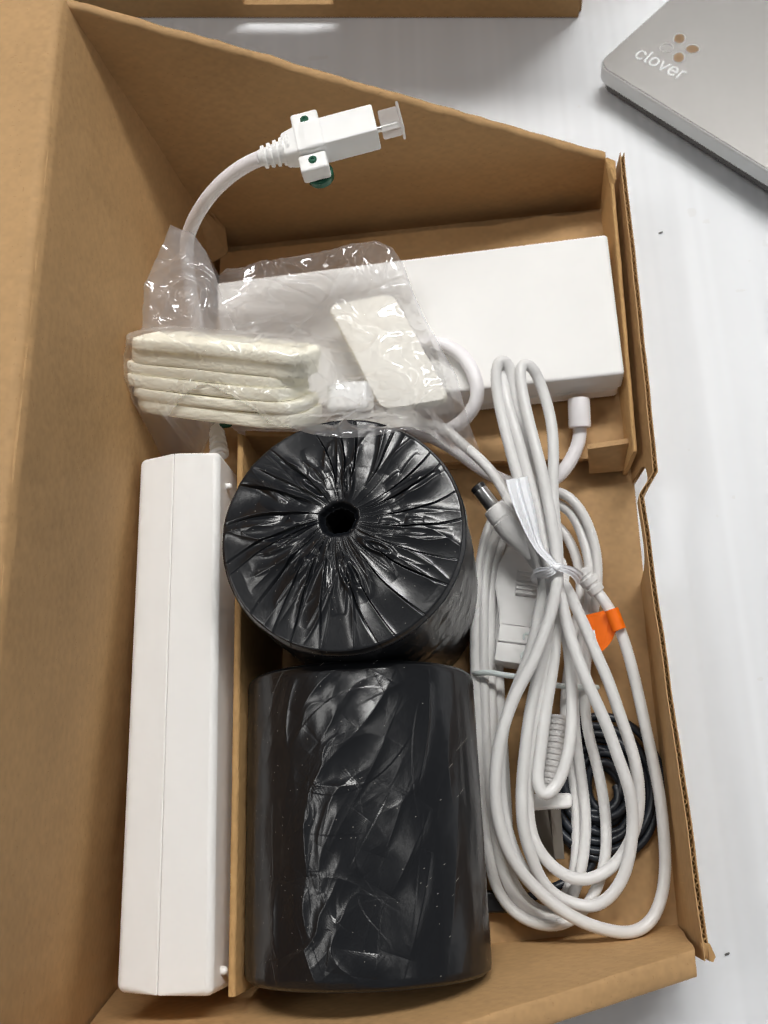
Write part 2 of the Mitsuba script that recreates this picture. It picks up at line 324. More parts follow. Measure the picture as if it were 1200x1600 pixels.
# divider between the white adapter and the rolls
div = thing('cardboard_divider', 'thin upright brown cardboard divider between the long white adapter and the black rolls', 'divider')
DA, DB = np.array([0.0328, 0.1500, 0.0]), np.array([0.0362, -0.0095, 0.0])
put('panel', ruled(wall_profile(DA + [0, 0, 0.004], DA + [0, 0, 0.0545], (1, 0, 0), 0.0021), wall_profile(DB + [0, 0, 0.004], DB + [0, 0, 0.0545], (1, 0, 0), 0.0021), 60, 0.0005, seed=8), 'cardboard_edge', div, 40)
put('end_panel', ruled(wall_profile((0.0352, 0.1500, 0.004), (0.0352, 0.1500, 0.0535), (0, 1, 0), 0.0018), wall_profile((0.0620, 0.1490, 0.004), (0.0620, 0.1490, 0.050), (0, 1, 0), 0.0018), 20, 0.0005, seed=9), 'cardboard_inside', div, 40)

# ------------------------------------------------------------------ long white adapter on its edge
ad = thing('power_adapter', 'long white plastic power adapter standing on edge beside the tall box wall', 'adapter')
A0, A1 = mm([(1.6,143.7,57.0), (28.6,143.2,57.0)]), mm([(6.3,-8.6,57.0), (33.4,-9.1,57.0)])
def shell(x0, x1, za, zb, ra, rb, name):
    """One half shell between the fractions x0 and x1 of the width."""
    pts, rad = [], []
    for (L, Rr), e in ((A0, -1), (A1, 1)):
        d = unit(Rr - L); y = unit(A1[0] - A0[0]) * e
        for x, z, r in ((x0, za, ra), (x1, zb, rb)):
            base = L + (Rr - L) * x
            side = r if x == x0 else -r
            rr = max(ra, rb)
            for zz in (z, 0.0045):
                p = base + d * side - y * rr * 1.0 + y * (rr - r) 
                pts.append([p[0], p[1], zz - r if zz == z else zz + r]); rad.append(r)
    return put(name, ball_hull(pts, rad, 28), 'textured_plastic', ad, 30)
shell(0.0, 0.4515, 0.0562, 0.0578, 0.0024, 0.0004, 'shell')
shell(0.456, 1.0, 0.0580, 0.0582, 0.0004, 0.0022, 'shell')
for px in (0.965, 0.06):
    c = A0[1] + (A1[1] - A0[1]) * px; put('foot', ball_hull([c + [0.0, 0, -0.0065], c + [0.0008, 0, -0.0065]], 0.0011, 14), 'white_plastic', ad, 40)
# its plug at the far end: ribbed sleeve, short cord, green screw
sl = mm([(24.6,146.8,46.0), (24.1,150.0,45.0), (23.2,153.9,44.0), (21.7,158.9,42.0), (19.6,164.2,40.0)])
put('sleeve', cat([lathe(sl[0] + (sl[3] - sl[0]) * t, sl[3] - sl[0], [(0, 0.0026 - 0.0006 * t), (0.0002, 0.0032 - 0.0008 * t), (0.0013, 0.0032 - 0.0008 * t), (0.0015, 0.0026 - 0.0006 * t)], 20) for t in (0.05, 0.28, 0.5, 0.72)] + [tube([sl[0], sl[2], sl[3]], 0.0021)]), 'white_plastic', ad)
put('cord', tube([sl[3], sl[4], sl[4] + [-0.001, 0.012, -0.006]], 0.0018), 'cord_bright', ad)
put('screw', ball_hull(mm([(24.0,159.0,43.0), (26.4,159.2,43.0)]), 0.0010, 14), 'green_metal', ad, 40, label='dark green screw head beside the ribbed sleeve')

# ------------------------------------------------------------------ the two rolls in black film
RR = 0.0340
def pleats(phi, angles, amp):
    k = np.searchsorted(angles, phi % (2 * np.pi), side='right') - 1
    lo = angles[k]; hi = np.where(k + 1 < len(angles), angles[(k + 1) % len(angles)], angles[0] + 2 * np.pi)
    lo = np.where(k < 0, angles[-1] - 2 * np.pi, lo)
    t = ((phi % (2 * np.pi)) - lo) / (hi - lo)
    a = amp[k % len(amp)]
    return a * (t ** 1.6) * (1 - mikstep(0.93, 1.0, t)), t, k
def mikstep(a, b, x):
    t = np.clip((x - a) / (b - a), 0, 1); return t * t * (3 - 2 * t)
def pleated_end(center, R, hole, seed, nth=1100, nr=170):
    r_ = np.random.default_rng(seed)
    K = 23; ang = np.sort((np.arange(K) + r_.uniform(-0.38, 0.38, K)) * 2 * np.pi / K) % (2 * np.pi); ang = np.sort(ang)
    amp = r_.uniform(0.5, 1.5, K)
    K2 = 58; ang2 = np.sort(r_.uniform(0, 2 * np.pi, K2)); amp2 = r_.uniform(0.3, 1.0, K2)
    th = np.linspace(0, 2 * np.pi, nth, endpoint=False)
    s = np.linspace(0, 1, nr) ** 0.9
    S, TH = np.meshgrid(s, th, indexing='ij')
    phi = TH + 0.22 * (1 - S) + 0.05 * (meshkit.noise(np.stack([np.cos(TH) * 3 * S, np.sin(TH) * 3 * S, S * 0 + seed], -1), 3) - 0.5)
    p1, t1, k1 = pleats(phi, ang, amp); p2, t2, k2 = pleats(phi + 0.25 * (1 - S), ang2, amp2)
    tilt = r_.uniform(-1, 1, K)[k1]
    h = 0.0038 * (1 + 0.08 * np.sin(TH * 2 + 1) + 0.035 * np.sin(TH * 5) + 0.025 * np.sin(TH * 13 + 2) * (1 - S))
    rad = h * (1 - S) + R * S
    ir = 0.00045 * meshkit.fbm(np.stack([np.cos(TH) * 5, np.sin(TH) * 5, S * 0], -1), 2, 9) * (S > 0.97)
    cx = center[0] + hole[0] * (1 - S) ** 1.3; cy = center[1] + hole[1] * (1 - S) ** 1.3
    X, Y = cx + (rad - ir) * np.cos(TH), cy + (rad - ir) * np.sin(TH)
    w1 = mikstep(0.0, 0.25, S) * (1 - 0.75 * mikstep(0.6, 1.0, S)); w2 = mikstep(0.02, 0.15, S) * (1 - mikstep(0.20, 0.60, S))
    lump = meshkit.fbm(np.stack([X * 110, Y * 110, k1 * 7.3], -1), 2, 5) - 0.5
    seg = np.zeros_like(X)
    for k in range(84):
        a0 = r_.uniform(0, 2 * np.pi); s0 = r_.uniform(0.16, 0.5); ln = r_.uniform(0.12, 0.72) * R; da = r_.normal(0, 0.26)
        pq = np.array([center[0] + hole[0] * (1 - s0) + (0.0041 * (1 - s0) + R * s0) * math.cos(a0), center[1] + hole[1] * (1 - s0) + (0.0041 * (1 - s0) + R * s0) * math.sin(a0)])
        dv = np.array([math.cos(a0 + da - 0.15), math.sin(a0 + da - 0.15)]); bend = r_.normal(0, 0.25) / ln
        lx_ = (X - pq[0]) * dv[0] + (Y - pq[1]) * dv[1]; ly_ = -(X - pq[0]) * dv[1] + (Y - pq[1]) * dv[0] - bend * lx_ ** 2
        g = np.clip(lx_ / ln, 0, 1); env = np.where((lx_ > 0) & (lx_ < ln), np.sin(np.pi * g) ** 0.7, 0)
        wd = r_.uniform(0.0004, 0.0012); aa_ = r_.uniform(0.2, 0.75) * 0.001
        seg += env * aa_ * np.where(ly_ > 0, np.exp(-np.abs(ly_) / wd), np.exp(-np.abs(ly_) / (wd * 2.4)))
    for k in range(5):   # small curls where the film doubled over near the hole
        a0 = r_.uniform(0, 2 * np.pi); s0 = r_.uniform(0.22, 0.42); rr0 = 0.0041 * (1 - s0) + R * s0
        dx_, dy_ = X - center[0] - hole[0] * (1 - s0) - rr0 * math.cos(a0), Y - center[1] - hole[1] * (1 - s0) - rr0 * math.sin(a0)
        lx_ = dx_ * math.cos(a0 + 0.2) + dy_ * math.sin(a0 + 0.2); ly_ = -dx_ * math.sin(a0 + 0.2) + dy_ * math.cos(a0 + 0.2)
        e = np.sqrt((lx_ / 3.4) ** 2 + ly_ ** 2)
        seg += 0.0008 * np.exp(-((e - 0.0012) / 0.0005) ** 2)
    Z = center[2] + 0.0009 * p1 * w1 + 0.0019 * tilt * (t1 - 0.5) * w1 * mikstep(0.05, 0.5, S) + 0.00035 * p2 * w2 + 0.00045 * lump * (0.4 + 0.6 * w1) + seg * mikstep(1.0, 0.93, S)
    Z += 0.0006 * (1 - mikstep(0.1, 0.6, S)) - 0.0018 * mikstep(0.945, 1.0, S) ** 2 - 0.0026 * (1 - mikstep(0, 0.07, S)) ** 2
    P = np.stack([X, Y, Z], -1); P = np.concatenate([P, P[:, :1]], 1)
    # the film tucked down into the core
    zz = np.linspace(0, 1, 26)[:, None]; thc = np.r_[th, th[:1]]
    hc = np.r_[h[0], h[0, :1]]
    rc = hc[None] * (1 - 0.25 * zz) + 0.0009 * (meshkit.fbm(np.stack([np.cos(thc)[None] * 4 + 0 * zz, np.sin(thc)[None] * 4 + 0 * zz, zz * 9 + 0 * thc[None]], -1), 3, 2) - 0.5) * mikstep(0, .15, zz)
    C = np.stack([center[0] + hole[0] + rc * np.cos(thc), center[1] + hole[1] + rc * np.sin(thc), P[0, :, 2][None] - 0.020 * zz], -1)
    return P, grid_mesh(P), grid_mesh(C[::-1])
r1 = thing('paper_roll', 'paper roll in black plastic film standing upright with its pleated end up', 'paper roll')
C1 = np.array([0.0710, 0.1072, 0.0792]); HO = np.array([-0.0007, 0.0036])
P, endm, corem = pleated_end(C1, RR, HO, 21)
put('end_film', endm, 'black_film', r1, True, label='pleated black film gathered into the core hole')
cb = trimesh.creation.cylinder(0.0048, 0.0006, sections=24); cb.apply_translation([C1[0] + HO[0], C1[1] + HO[1], C1[2] - 0.0195])
put('core', cat([corem, cb]), 'hole_dark', r1, 40)
rim = P[-1, ::4]; rim = rim[:-1] if np.allclose(rim[0], rim[-1]) else rim
zs = np.r_[0, 0.0006, np.linspace(0.0016, 0.0745, 60)]
th = np.linspace(0, 2 * np.pi, 420)
S_, TH = np.meshgrid(zs, th, indexing='ij')
wr = meshkit.fbm(np.stack([np.cos(TH) * 3.2 + S_ * 60, np.sin(TH) * 3.2 + S_ * 40, S_ * 70], -1), 3, 4)
R_ = RR - 0.0002 + 0.0009 * np.abs(2 * wr - 1) * mikstep(0, .006, S_)
rim_z = np.interp(th, np.linspace(0, 2 * np.pi, P.shape[1]), P[-1, :, 2])
put('side_film', grid_mesh(np.stack([C1[0] + R_ * np.cos(TH), C1[1] + R_ * np.sin(TH), rim_z[None] - S_], -1)[::-1]), 'black_film_dull', r1, True)

r2 = thing('paper_roll', 'paper roll in crinkled black plastic film lying on its side', 'paper roll')
C2 = np.array([0.0699, 0.0336, 0.0375]); LA = -0.0191; AX = np.array([math.sin(LA), math.cos(LA), 0.0]); SD = np.array([math.cos(LA), -math.sin(LA), 0.0]); HL = 0.0400
s = np.linspace(-1, 1, 420); th = np.linspace(0, 2 * np.pi, 1200)
S_, TH = np.meshgrid(s, th, indexing='ij')
arc = TH * RR; yy = S_ * HL
u = arc * 0.80 + yy * 0.55; w = -arc * 0.55 + yy * 0.80
warp = meshkit.fbm(np.stack([arc * 45, yy * 45, 0 * arc], -1), 3, 1) - 0.5
n1 = meshkit.noise(np.stack([u * 125 + 2.4 * warp, w * 38 + 1.5 * warp, 0 * u + 3], -1), 6)
n2 = meshkit.noise(np.stack([u * 230 + 4 * warp, w * 120, 0 * u + 8], -1), 7)
rd = (1 - np.abs(2 * n1 - 1)) ** 1.6 * 0.00042 + (1 - np.abs(2 * n2 - 1)) ** 3 * 0.00008 + 0.0004 * meshkit.fbm(np.stack([arc * 60, yy * 30, 0 * u], -1), 2, 12)
edge = mikstep(1.0, 0.93, np.abs(S_))
calm = 0.20 + 0.80 * np.exp(-((TH - 1.80) / 0.52) ** 2) * mikstep(0.15, 0.5, meshkit.fbm(np.stack([arc * 40 + 5, yy * 22, 0 * u], -1), 2, 31))
SEG = [mm([(76.4,68.6,70.0), (71.2,64.6,70.0), (66.9,57.2,70.0), (63.5,52.4,70.0)]), mm([(63.5,52.4,70.0), (68.6,51.5,70.0), (74.8,56.1,71.0), (79.1,61.7,71.0)]), mm([(83.4,68.2,71.0), (79.1,61.7,71.0), (73.9,55.3,71.0)]), mm([(81.4,53.4,71.0), (73.9,53.6,71.0), (67.0,48.3,70.0), (61.9,42.0,70.0)]), mm([(61.9,42.0,70.0), (68.8,41.3,71.0), (73.8,41.7,71.0)]),
       mm([(73.8,41.7,71.0), (69.7,36.3,71.0), (64.7,25.7,71.0), (63.6,20.9,71.0)]), mm([(81.4,53.4,71.0), (77.2,45.5,71.0), (71.3,34.7,71.0), (66.4,25.7,71.0)]), mm([(63.6,19.7,71.0), (68.8,19.4,71.0), (73.6,17.4,71.0)]), mm([(60.3,38.1,70.0), (60.0,30.3,70.0), (60.8,19.7,70.0)]), mm([(76.2,33.1,71.0), (72.9,25.6,71.0), (74.9,19.6,71.0)]), mm([(60.2,17.5,70.0), (59.9,10.9,70.0), (61.6,5.1,70.0)]),
       mm([(64.8,16.0,71.0), (68.8,9.5,71.0), (71.2,13.8,71.0), (74.4,15.9,71.0)]), mm([(59.9,3.7,70.0), (62.3,-2.0,70.0), (64.5,-5.6,69.0)]), mm([(69.6,8.7,71.0), (67.2,2.4,71.0), (73.3,-3.3,70.0)]), mm([(78.2,2.3,71.0), (77.2,-3.3,70.0)]), mm([(95.7,68.5,66.0), (93.5,53.4,67.0), (89.0,39.1,68.0)]), mm([(102.7,60.6,60.0), (100.5,48.8,62.0), (101.5,35.9,61.0)]), mm([(94.2,25.2,67.0), (89.8,12.0,68.0), (85.6,0.6,68.0)]),
       mm([(104.6,49.0,58.0), (102.0,29.6,60.0), (97.7,2.9,63.0)]), mm([(51.3,18.2,66.0), (50.7,7.7,66.0), (51.7,0.4,66.0)]), mm([(87.5,68.2,70.0), (80.8,64.9,71.0)]), mm([(94.6,35.9,67.0), (87.9,25.3,69.0), (81.4,15.1,70.0)]), mm([(86.8,39.1,70.0), (82.6,29.9,71.0), (80.1,24.0,71.0)]), mm([(70.2,72.5,69.0), (63.2,66.7,69.0), (57.8,59.4,68.0)]), mm([(57.5,69.9,67.0), (54.1,58.0,67.0), (55.2,49.7,67.0)])]
from scipy.spatial import cKDTree
sg = np.zeros_like(arc); AY = np.stack([arc.ravel(), yy.ravel()], 1)
for k, c in enumerate(SEG):
    q = spline(c, 0.0004); d_ = q - C2; qa = np.stack([np.arctan2(d_[:, 2], d_ @ SD) * RR, d_ @ AX], 1)
    dd, ii = cKDTree(qa).query(AY, distance_upper_bound=0.012); ok = np.isfinite(dd); ii = np.where(ok, ii, 0)
    tq = np.gradient(qa, axis=0)[ii]; side = np.sign((AY - qa[ii])[:, 0] * tq[:, 1] - (AY - qa[ii])[:, 1] * tq[:, 0])
    f = np.sin(np.pi * (ii + 0.5) / len(qa)) ** 0.6 * ok
    wd = 0.0011 + 0.0009 * math.sin(k * 1.7) ** 2
    sg += (f * (0.00068 - 0.00020 * math.sin(k * 2.9)) * np.exp(-np.where(ok, dd, 1) / np.where(side > 0, wd, wd * 3.2))).reshape(arc.shape)
bands = 0.00022 * meshkit.noise(np.stack([arc * 330, yy * 10 + 3 * warp, 0 * u], -1), 44) + 0.0004 * (meshkit.noise(np.stack([arc * 120, yy * 6 + 2 * warp, 0 * u], -1), 45) - 0.5)
R_ = RR - 0.0008 + sg * edge + bands * edge + rd * edge * calm - 0.0012 * (1 - mikstep(1.0, 0.965, np.abs(S_))) ** 2
P2 = C2 + AX * yy[..., None] + SD * (R_ * np.cos(TH))[..., None] + np.array([0, 0, 1.0]) * (R_ * np.sin(TH))[..., None]
put('side_film', grid_mesh(P2), 'black_film_dull', r2, True)
for e, ring in ((-1, P2[0]), (1, P2[-1])):
    c = ring.mean(0); t = np.linspace(0, 1, 40)[:, None, None]
    G = ring[None] * (1 - t) + (c + AX * e * 0.001) * t
    ph = np.linspace(0, 2 * np.pi, ring.shape[0])[None]
    G = G + AX * (0.0007 * np.abs(np.sin(ph * 11 + 3 * t[..., 0])) * np.sin(np.pi * t[..., 0]))[..., None] * e
    put('end_film', grid_mesh(G if e < 0 else G[:, ::-1]), 'black_film', r2, True)

# ------------------------------------------------------------------ white hub on the insert
hub = thing('hub_box', 'flat white hub box lying on the cardboard insert at the far end', 'hub')
H4 = mm([(15.7,222.2,32.5), (156.9,226.5,32.5), (157.3,171.8,32.5), (20.1,167.5,32.5)])
def slab(c4, ztop, zbot, r, seg=24):
    cen = c4.mean(0); pts = []
    for p in c4:
        d = cen - p; q = p + np.sign(d) * [r, r, 0]
        pts += [[q[0], q[1], ztop - r], [q[0], q[1], zbot + r]]
    return ball_hull(pts, r, seg)
put('top_shell', slab(H4, 0.0325, 0.0216, 0.0012), 'carton_white', hub, 30)
put('bottom_shell', slab(H4 + (H4.mean(0) - H4) * 0.012, 0.0212, 0.0145, 0.0014), 'white_plastic', hub, 30)
cl = mm([(142.7,169.1,22.0), (142.7,166.2,21.0), (142.4,159.5,19.0)])
put('cord_sleeve', lathe(cl[0], cl[2] - cl[0], [(0, 0.0034), (0.0005, 0.0037), (0.0095, 0.0038), (0.0100, 0.0036), (0.0101, 0.0024)], 36), 'cord_bright', hub)
cordH = mm([(142.7,165.8,20.0), (142.5,160.0,18.0), (141.7,155.2,17.0), (137.9,147.9,16.0), (132.7,143.0,15.0), (124.8,141.1,14.0), (116.2,143.6,14.0), 
    (108.2,148.6,15.0), (100.7,154.1,18.0), (95.2,157.6,20.0), (89.0,159.7,24.0), (81.5,162.1,31.0), (78.4,167.8,36.0), (81.0,178.1,37.5), 
    (88.9,186.5,36.5), (97.6,186.4,36.0), (104.3,181.4,36.0), (108.2,172.8,36.0), (108.4,166.2,34.0), (104.8,161.8,30.0), (97.8,159.9,24.0), 
    (86.2,161.1,18.0), (65.4,165.1,16.0), (42.1,166.0,16.0), (23.5,169.6,18.0), (13.9,182.4,24.0), (11.9,196.8,36.0), (11.9,207.6,46.0), (12.6,214.6,53.0), 
    (13.6,220.1,58.0), (16.9,222.5,64.0), (22.8,224.7,71.0), (30.6,226.5,78.0), (39.5,227.4,84.0), (47.6,227.1,88.0)])
put('cord', tube(cordH, 0.00235, 0.001, 22), 'cord_bright', hub, label='thick white cord curling out of the hub up to the connector')
# connector at the cord's end
O = mm([(56.5,229.1,88.0)])[0]; TIPD = mm([(56.5,229.1,88.0), (94.0,235.9,88.0)]); a = unit(TIPD[1] - TIPD[0]); c = np.array([0, 0, 1.0]); b = np.cross(c, a)
def loc(m): return frame_mesh(m, O, a, b, c)
plug = put('connector', loc(cat([rbox(0.0250, 0.0104, 0.0088, 0.0006, (0.0152, 0, 0)), ball_hull([(-0.0005, s * 0.0033, z) for s in (-1, 1) for z in (-0.0022, 0.0022)] + [(0.006, s * 0.0042, z) for s in (-1, 1) for z in (-0.0032, 0.0034)] + [(0.0105, s * 0.0042, z) for s in (-1, 1) for z in (-0.0032, 0.0034)], 0.0013)])), 'white_plastic', hub, 30, label='white connector with screw tabs at the cord end')
# lengths: rear ribbed sleeve
d0, d1 = cordH[-1], O + a * 0.0005
put('ribbed_sleeve', cat([lathe(d0 + (d1 - d0) * t - a * 0.0002, a, [(0, 0.0025), (0.0001, 0.0033 + 0.0012 * t), (0.0011, 0.0034 + 0.0012 * t), (0.0013, 0.0025)], 26) for t in (0.08, 0.29, 0.5, 0.71, 0.92)] + [lathe(d0 - a * 0.0005, d1 - d0, [(0, 0.0024), (0.0095, 0.0036)], 26)]), 'white_plastic', plug)
put('tab', loc(rbox(0.0086, 0.0060, 0.0050, 0.0008, (0.0066, 0.0086, -0.0008))), 'white_plastic', plug, 30)
put('tab', loc(rbox(0.0086, 0.0062, 0.0058, 0.0008, (0.0066, -0.0086, -0.0004))), 'white_plastic', plug, 30)
for sgn, zt in ((1, 0.0017), (-1, 0.0025)):
    put('screw', loc(cat([lathe((0.0066, sgn * 0.0083, zt - 0.0006), (0, 0, 1), [(0, 0.0013), (0.0009, 0.0013), (0.0011, 0.0010), (0.0011, 0.0005), (0.0007, 0.0004)], 20)])), 'green_metal', plug, 30, label='dark green screw in the connector tab')
put('thumb_nut', loc(lathe((0.0075, -0.0086, -0.0032), (0, 0, -1), [(0, 0.0038), (0.0003, 0.0042), (0.0022, 0.0042), (0.0025, 0.0038)], 24)), 'green_metal', plug, 30, label='dark green thumb nut under the tab')
put('tip', loc(rbox(0.0072, 0.0014, 0.0020, 0.0005, (0.0308, -0.0012, 0.0))), 'bright_metal', plug, 30)
capm = cat([rbox(0.0060, 0.0088, 0.0036, 0.0005, (0.0320, 0, 0)), rbox(0.0009, 0.0106, 0.0052, 0.0003, (0.0353, 0, 0))])
put('dust_cap', loc(capm), 'clear_cap', plug, 30, label='frosted clear dust cap on the connector tip')

# ------------------------------------------------------------------ foam pads in the clear bag
def pad_mesh(L, W, t, rad, bow=0.0, seed=0):
    base = Polygon([(-L / 2, -W / 2), (L / 2, -W / 2), (L / 2, W / 2), (-L / 2, W / 2)]).buffer(-rad).buffer(rad, quad_segs=8)
    c = np.array([base.exterior.interpolate(x, normalized=True).coords[0] for x in np.linspace(0, 1, 220, endpoint=False)])
    rows = []
    tan = np.roll(c, -1, 0) - np.roll(c, 1, 0); tan /= np.linalg.norm(tan, axis=1, keepdims=True); nrm = np.c_[tan[:, 1], -tan[:, 0]]
    nrm *= np.sign((nrm * c).sum(1, keepdims=True))
    for f_ in (0.0, 0.5, 0.85): rows.append(np.c_[c * f_, np.full(len(c), 0.0)])
    for a in np.linspace(-90, 90, 11):
        rows.append(np.c_[c - nrm * (t * 0.30) * (1 - math.cos(math.radians(a)) ** 0.45), np.full(len(c), t / 2 + t / 2 * math.sin(math.radians(a)))])
    for f_ in (0.85, 0.5, 0.0): rows.append(np.c_[c * f_, np.full(len(c), t)])
    P = np.array(rows)
    P[..., 2] += bow * (P[..., 0] / (L / 2)) ** 2 + 0.0005 * (meshkit.noise(np.stack([P[..., 0] * 60, P[..., 1] * 60, 0 * P[..., 0] + seed], -1), seed) - 0.5)
    P[..., :2] += 0.0004 * (meshkit.fbm(P * [70, 70, 300] + seed * 3.1, 3, seed)[..., None] - 0.5)
    P = np.concatenate([P, P[:, :1]], 1)
    m = grid_mesh(P[:, ::-1]); m.merge_vertices(); return m
E1 = mm([(-7.1,172.3,42.0), (53.6,158.1,46.0)]); e1 = unit(E1[1] - E1[0]); e3 = np.array([0, 0.80, 0.60]); e3 = unit(e3 - e1 * (e3 @ e1)); e2 = np.cross(e3, e1)  # e2: the pads' width, up towards the viewer
pad_pts = []
names = ['front', 'second', 'third', 'fourth', 'fifth', 'rear']
shifts = [4.0, 2.8, -0.6, -1.2, 2.2, 3.2]; z = 0.0
plabel = ['cream foam pad at the near side of the stack in the clear bag', 'cream foam pad second from the near side of the stack in the bag', 'cream foam pad third from the near side of the stack in the bag',
          'cream foam pad fourth from the near side of the stack in the bag', 'cream foam pad second from the far side of the stack in the bag', 'cream foam pad at the far side of the stack in the clear bag']
PC = mm([(28.2,164.7,44.0)])[0]
for i in range(6):
    t = (0.0048, 0.0036, 0.0040, 0.0038, 0.0046, 0.0036)[i]
    m = pad_mesh(0.0590, 0.0210, t * 0.96, 0.0062, (0.0012, 0.0008, 0.0007, 0.0003, -0.0004, -0.0006)[i], i)
    o = PC + e3 * z + e1 * shifts[i] / 1000 - e2 * (0.0105 + rng.uniform(-0.0004, 0.0016))
    m = frame_mesh(m, o, e1, e2, e3); z += t; pad_pts.append(m)
    p = thing('foam_pad', plabel[i], 'foam pad', 'foam pads stacked in the clear bag')
    put('foam', m, 'foam', p, 40)
Lp = mm([(61.7,199.4,47.0), (80.7,202.7,45.0), (101.9,162.4,43.0), (76.2,159.2,45.0)]); f1 = unit((Lp[3] + Lp[2] - Lp[0] - Lp[1]) / 2); f2 = unit((Lp[1] + Lp[2] - Lp[0] - Lp[3]) / 2); f3 = unit(np.cross(f1, f2))
lenp = np.linalg.norm((Lp[3] + Lp[2] - Lp[0] - Lp[1]) / 2); widp = np.linalg.norm((Lp[1] + Lp[2] - Lp[0] - Lp[3]) / 2)
m = frame_mesh(pad_mesh(lenp, widp, 0.0040, 0.0032, -0.0008), Lp.mean(0) - f3 * 0.0040, f1, f2, f3)
lp = thing('foam_pad', 'cream foam pad leaning alone to the right of the stack in the bag', 'foam pad')
put('foam', m, 'foam', lp, 40); pad_pts.append(m)
ml = frame_mesh(pad_mesh(lenp * 0.985, widp * 0.97, 0.0002, 0.0032, -0.0008), Lp.mean(0) + f3 * 0.00015, f1, f2, f3)
put('liner', ml, 'pad_liner', lp, 40, label='smooth pale backing paper on the pad'); pad_pts.append(ml)
wb = mm([(69.0,159.0,52.0)])[0]
m = rbox(0.0135, 0.0100, 0.0120, 0.0016, wb); pad_pts.append(m)
k = put('plastic_block', m, 'white_plastic', smooth=30); tag(k, 'small white rounded plastic block behind the upright roll in the bag', 'plastic block')

# ------------------------------------------------------------------ the clear bag draped over the pads
OUT = mm([(10.6,223.3,64.0), (17.5,221.1,61.0), (20.6,217.3,56.0), (22.8,212.7,51.0), (24.5,217.0,49.0), (34.2,220.7,45.0), (42.9,223.2,43.0), (51.9,224.7,42.0), 
    (61.1,225.0,42.0), (70.5,226.1,43.0), (77.3,225.5,43.0), (82.3,223.5,42.0), (85.5,218.3,40.0), (88.7,206.4,39.0), (93.3,193.9,38.0), (97.7,183.6,38.0), 
    (102.0,173.5,38.0), (104.5,161.4,36.0), (106.0,155.7,33.0), (108.3,149.4,30.0), (106.2,144.8,27.0), (101.0,146.0,34.0), (97.2,143.5,50.0), 
    (94.8,137.7,72.0), (92.3,134.9,81.0), (85.4,133.6,83.0), (78.4,133.1,83.5), (71.2,133.3,83.5), (63.9,134.9,83.0), (56.5,139.3,79.0), (46.3,147.7,66.0), 
    (34.1,155.5,56.0), (26.8,159.4,50.0), (21.4,158.9,44.0), (13.4,154.1,34.0), (1.4,151.4,30.0), (-9.2,151.6,32.0), (-13.2,159.1,36.0), 
    (-14.4,168.6,42.0), (-13.7,178.7,46.0), (-11.0,186.1,50.0), (-6.4,194.5,54.0), (-0.8,205.1,58.0), (4.6,212.6,61.0), (8.1,219.2,63.0)])
INN = mm([(0.7,187.1,55.0), (56.1,173.0,58.0), (30.6,178.9,58.0), (27.6,168.5,54.0), (-1.0,171.7,48.0), (52.8,160.4,52.0), (6.5,205.6,56.0), (13.9,210.0,52.0), 
    (20.7,204.1,44.0), (33.7,211.7,42.0), (49.3,213.9,40.0), (42.0,198.1,46.0), (69.9,216.9,40.0), (81.0,213.7,39.0), (61.8,194.2,45.0), (87.6,187.2,44.0), 
    (89.3,157.4,47.0), (78.7,151.0,60.0), (69.9,150.0,66.0), (97.1,159.1,42.0), (88.1,149.9,56.0), (0.5,159.6,38.0), (10.8,161.7,42.0), (21.0,163.7,46.0), 
    (15.7,216.0,58.0)])
poly = Polygon(OUT[:, :2])
rbf = RBFInterpolator(np.vstack([OUT, INN])[:, :2], np.vstack([OUT, INN])[:, 2], kernel='thin_plate_spline', smoothing=1e-9)
# height map of what lies in the bag
gx0, gy0, st = OUT[:, 0].min() - 0.01, OUT[:, 1].min() - 0.01, 0.0005
nx, ny = int((OUT[:, 0].max() - gx0 + 0.01) / st), int((OUT[:, 1].max() - gy0 + 0.01) / st)
HM = np.zeros((nx, ny))
for m in pad_pts:
    sp, _ = trimesh.sample.sample_surface(m, 30000, seed=1)
    ij = np.floor((sp[:, :2] - [gx0, gy0]) / st).astype(int)
    ok = (ij >= 0).all(1) & (ij < [nx, ny]).all(1); np.maximum.at(HM, (ij[ok, 0], ij[ok, 1]), sp[ok, 2])
HM = gaussian_filter(maximum_filter(HM, 5), 1.2)
# jittered points inside the outline, finely spaced
step = 0.00062
xs, ys = np.meshgrid(np.arange(OUT[:, 0].min(), OUT[:, 0].max(), step), np.arange(OUT[:, 1].min(), OUT[:, 1].max(), step))
cand = np.stack([xs.ravel(), ys.ravel()], 1)
import shapely
cand = cand[shapely.contains_xy(poly.buffer(-step * 0.6), cand[:, 0], cand[:, 1])]
rl = np.vstack([OUT[:, :2], OUT[:1, :2]]); d = np.r_[0, np.cumsum(np.linalg.norm(np.diff(rl, axis=0), axis=1))]
tt = np.linspace(0, d[-1], int(d[-1] / step), endpoint=False); ring = np.stack([np.interp(tt, d, rl[:, 0]), np.interp(tt, d, rl[:, 1])], 1)
XY = np.vstack([ring, cand])
from scipy.spatial import Delaunay
tri = Delaunay(XY).simplices; tri = tri[shapely.contains_xy(poly, *XY[tri].mean(1).T)]
aa, bb = XY[tri[:, 1]] - XY[tri[:, 0]], XY[tri[:, 2]] - XY[tri[:, 0]]
tri = np.where((aa[:, 0] * bb[:, 1] - aa[:, 1] * bb[:, 0] < 0)[:, None], tri[:, ::-1], tri)
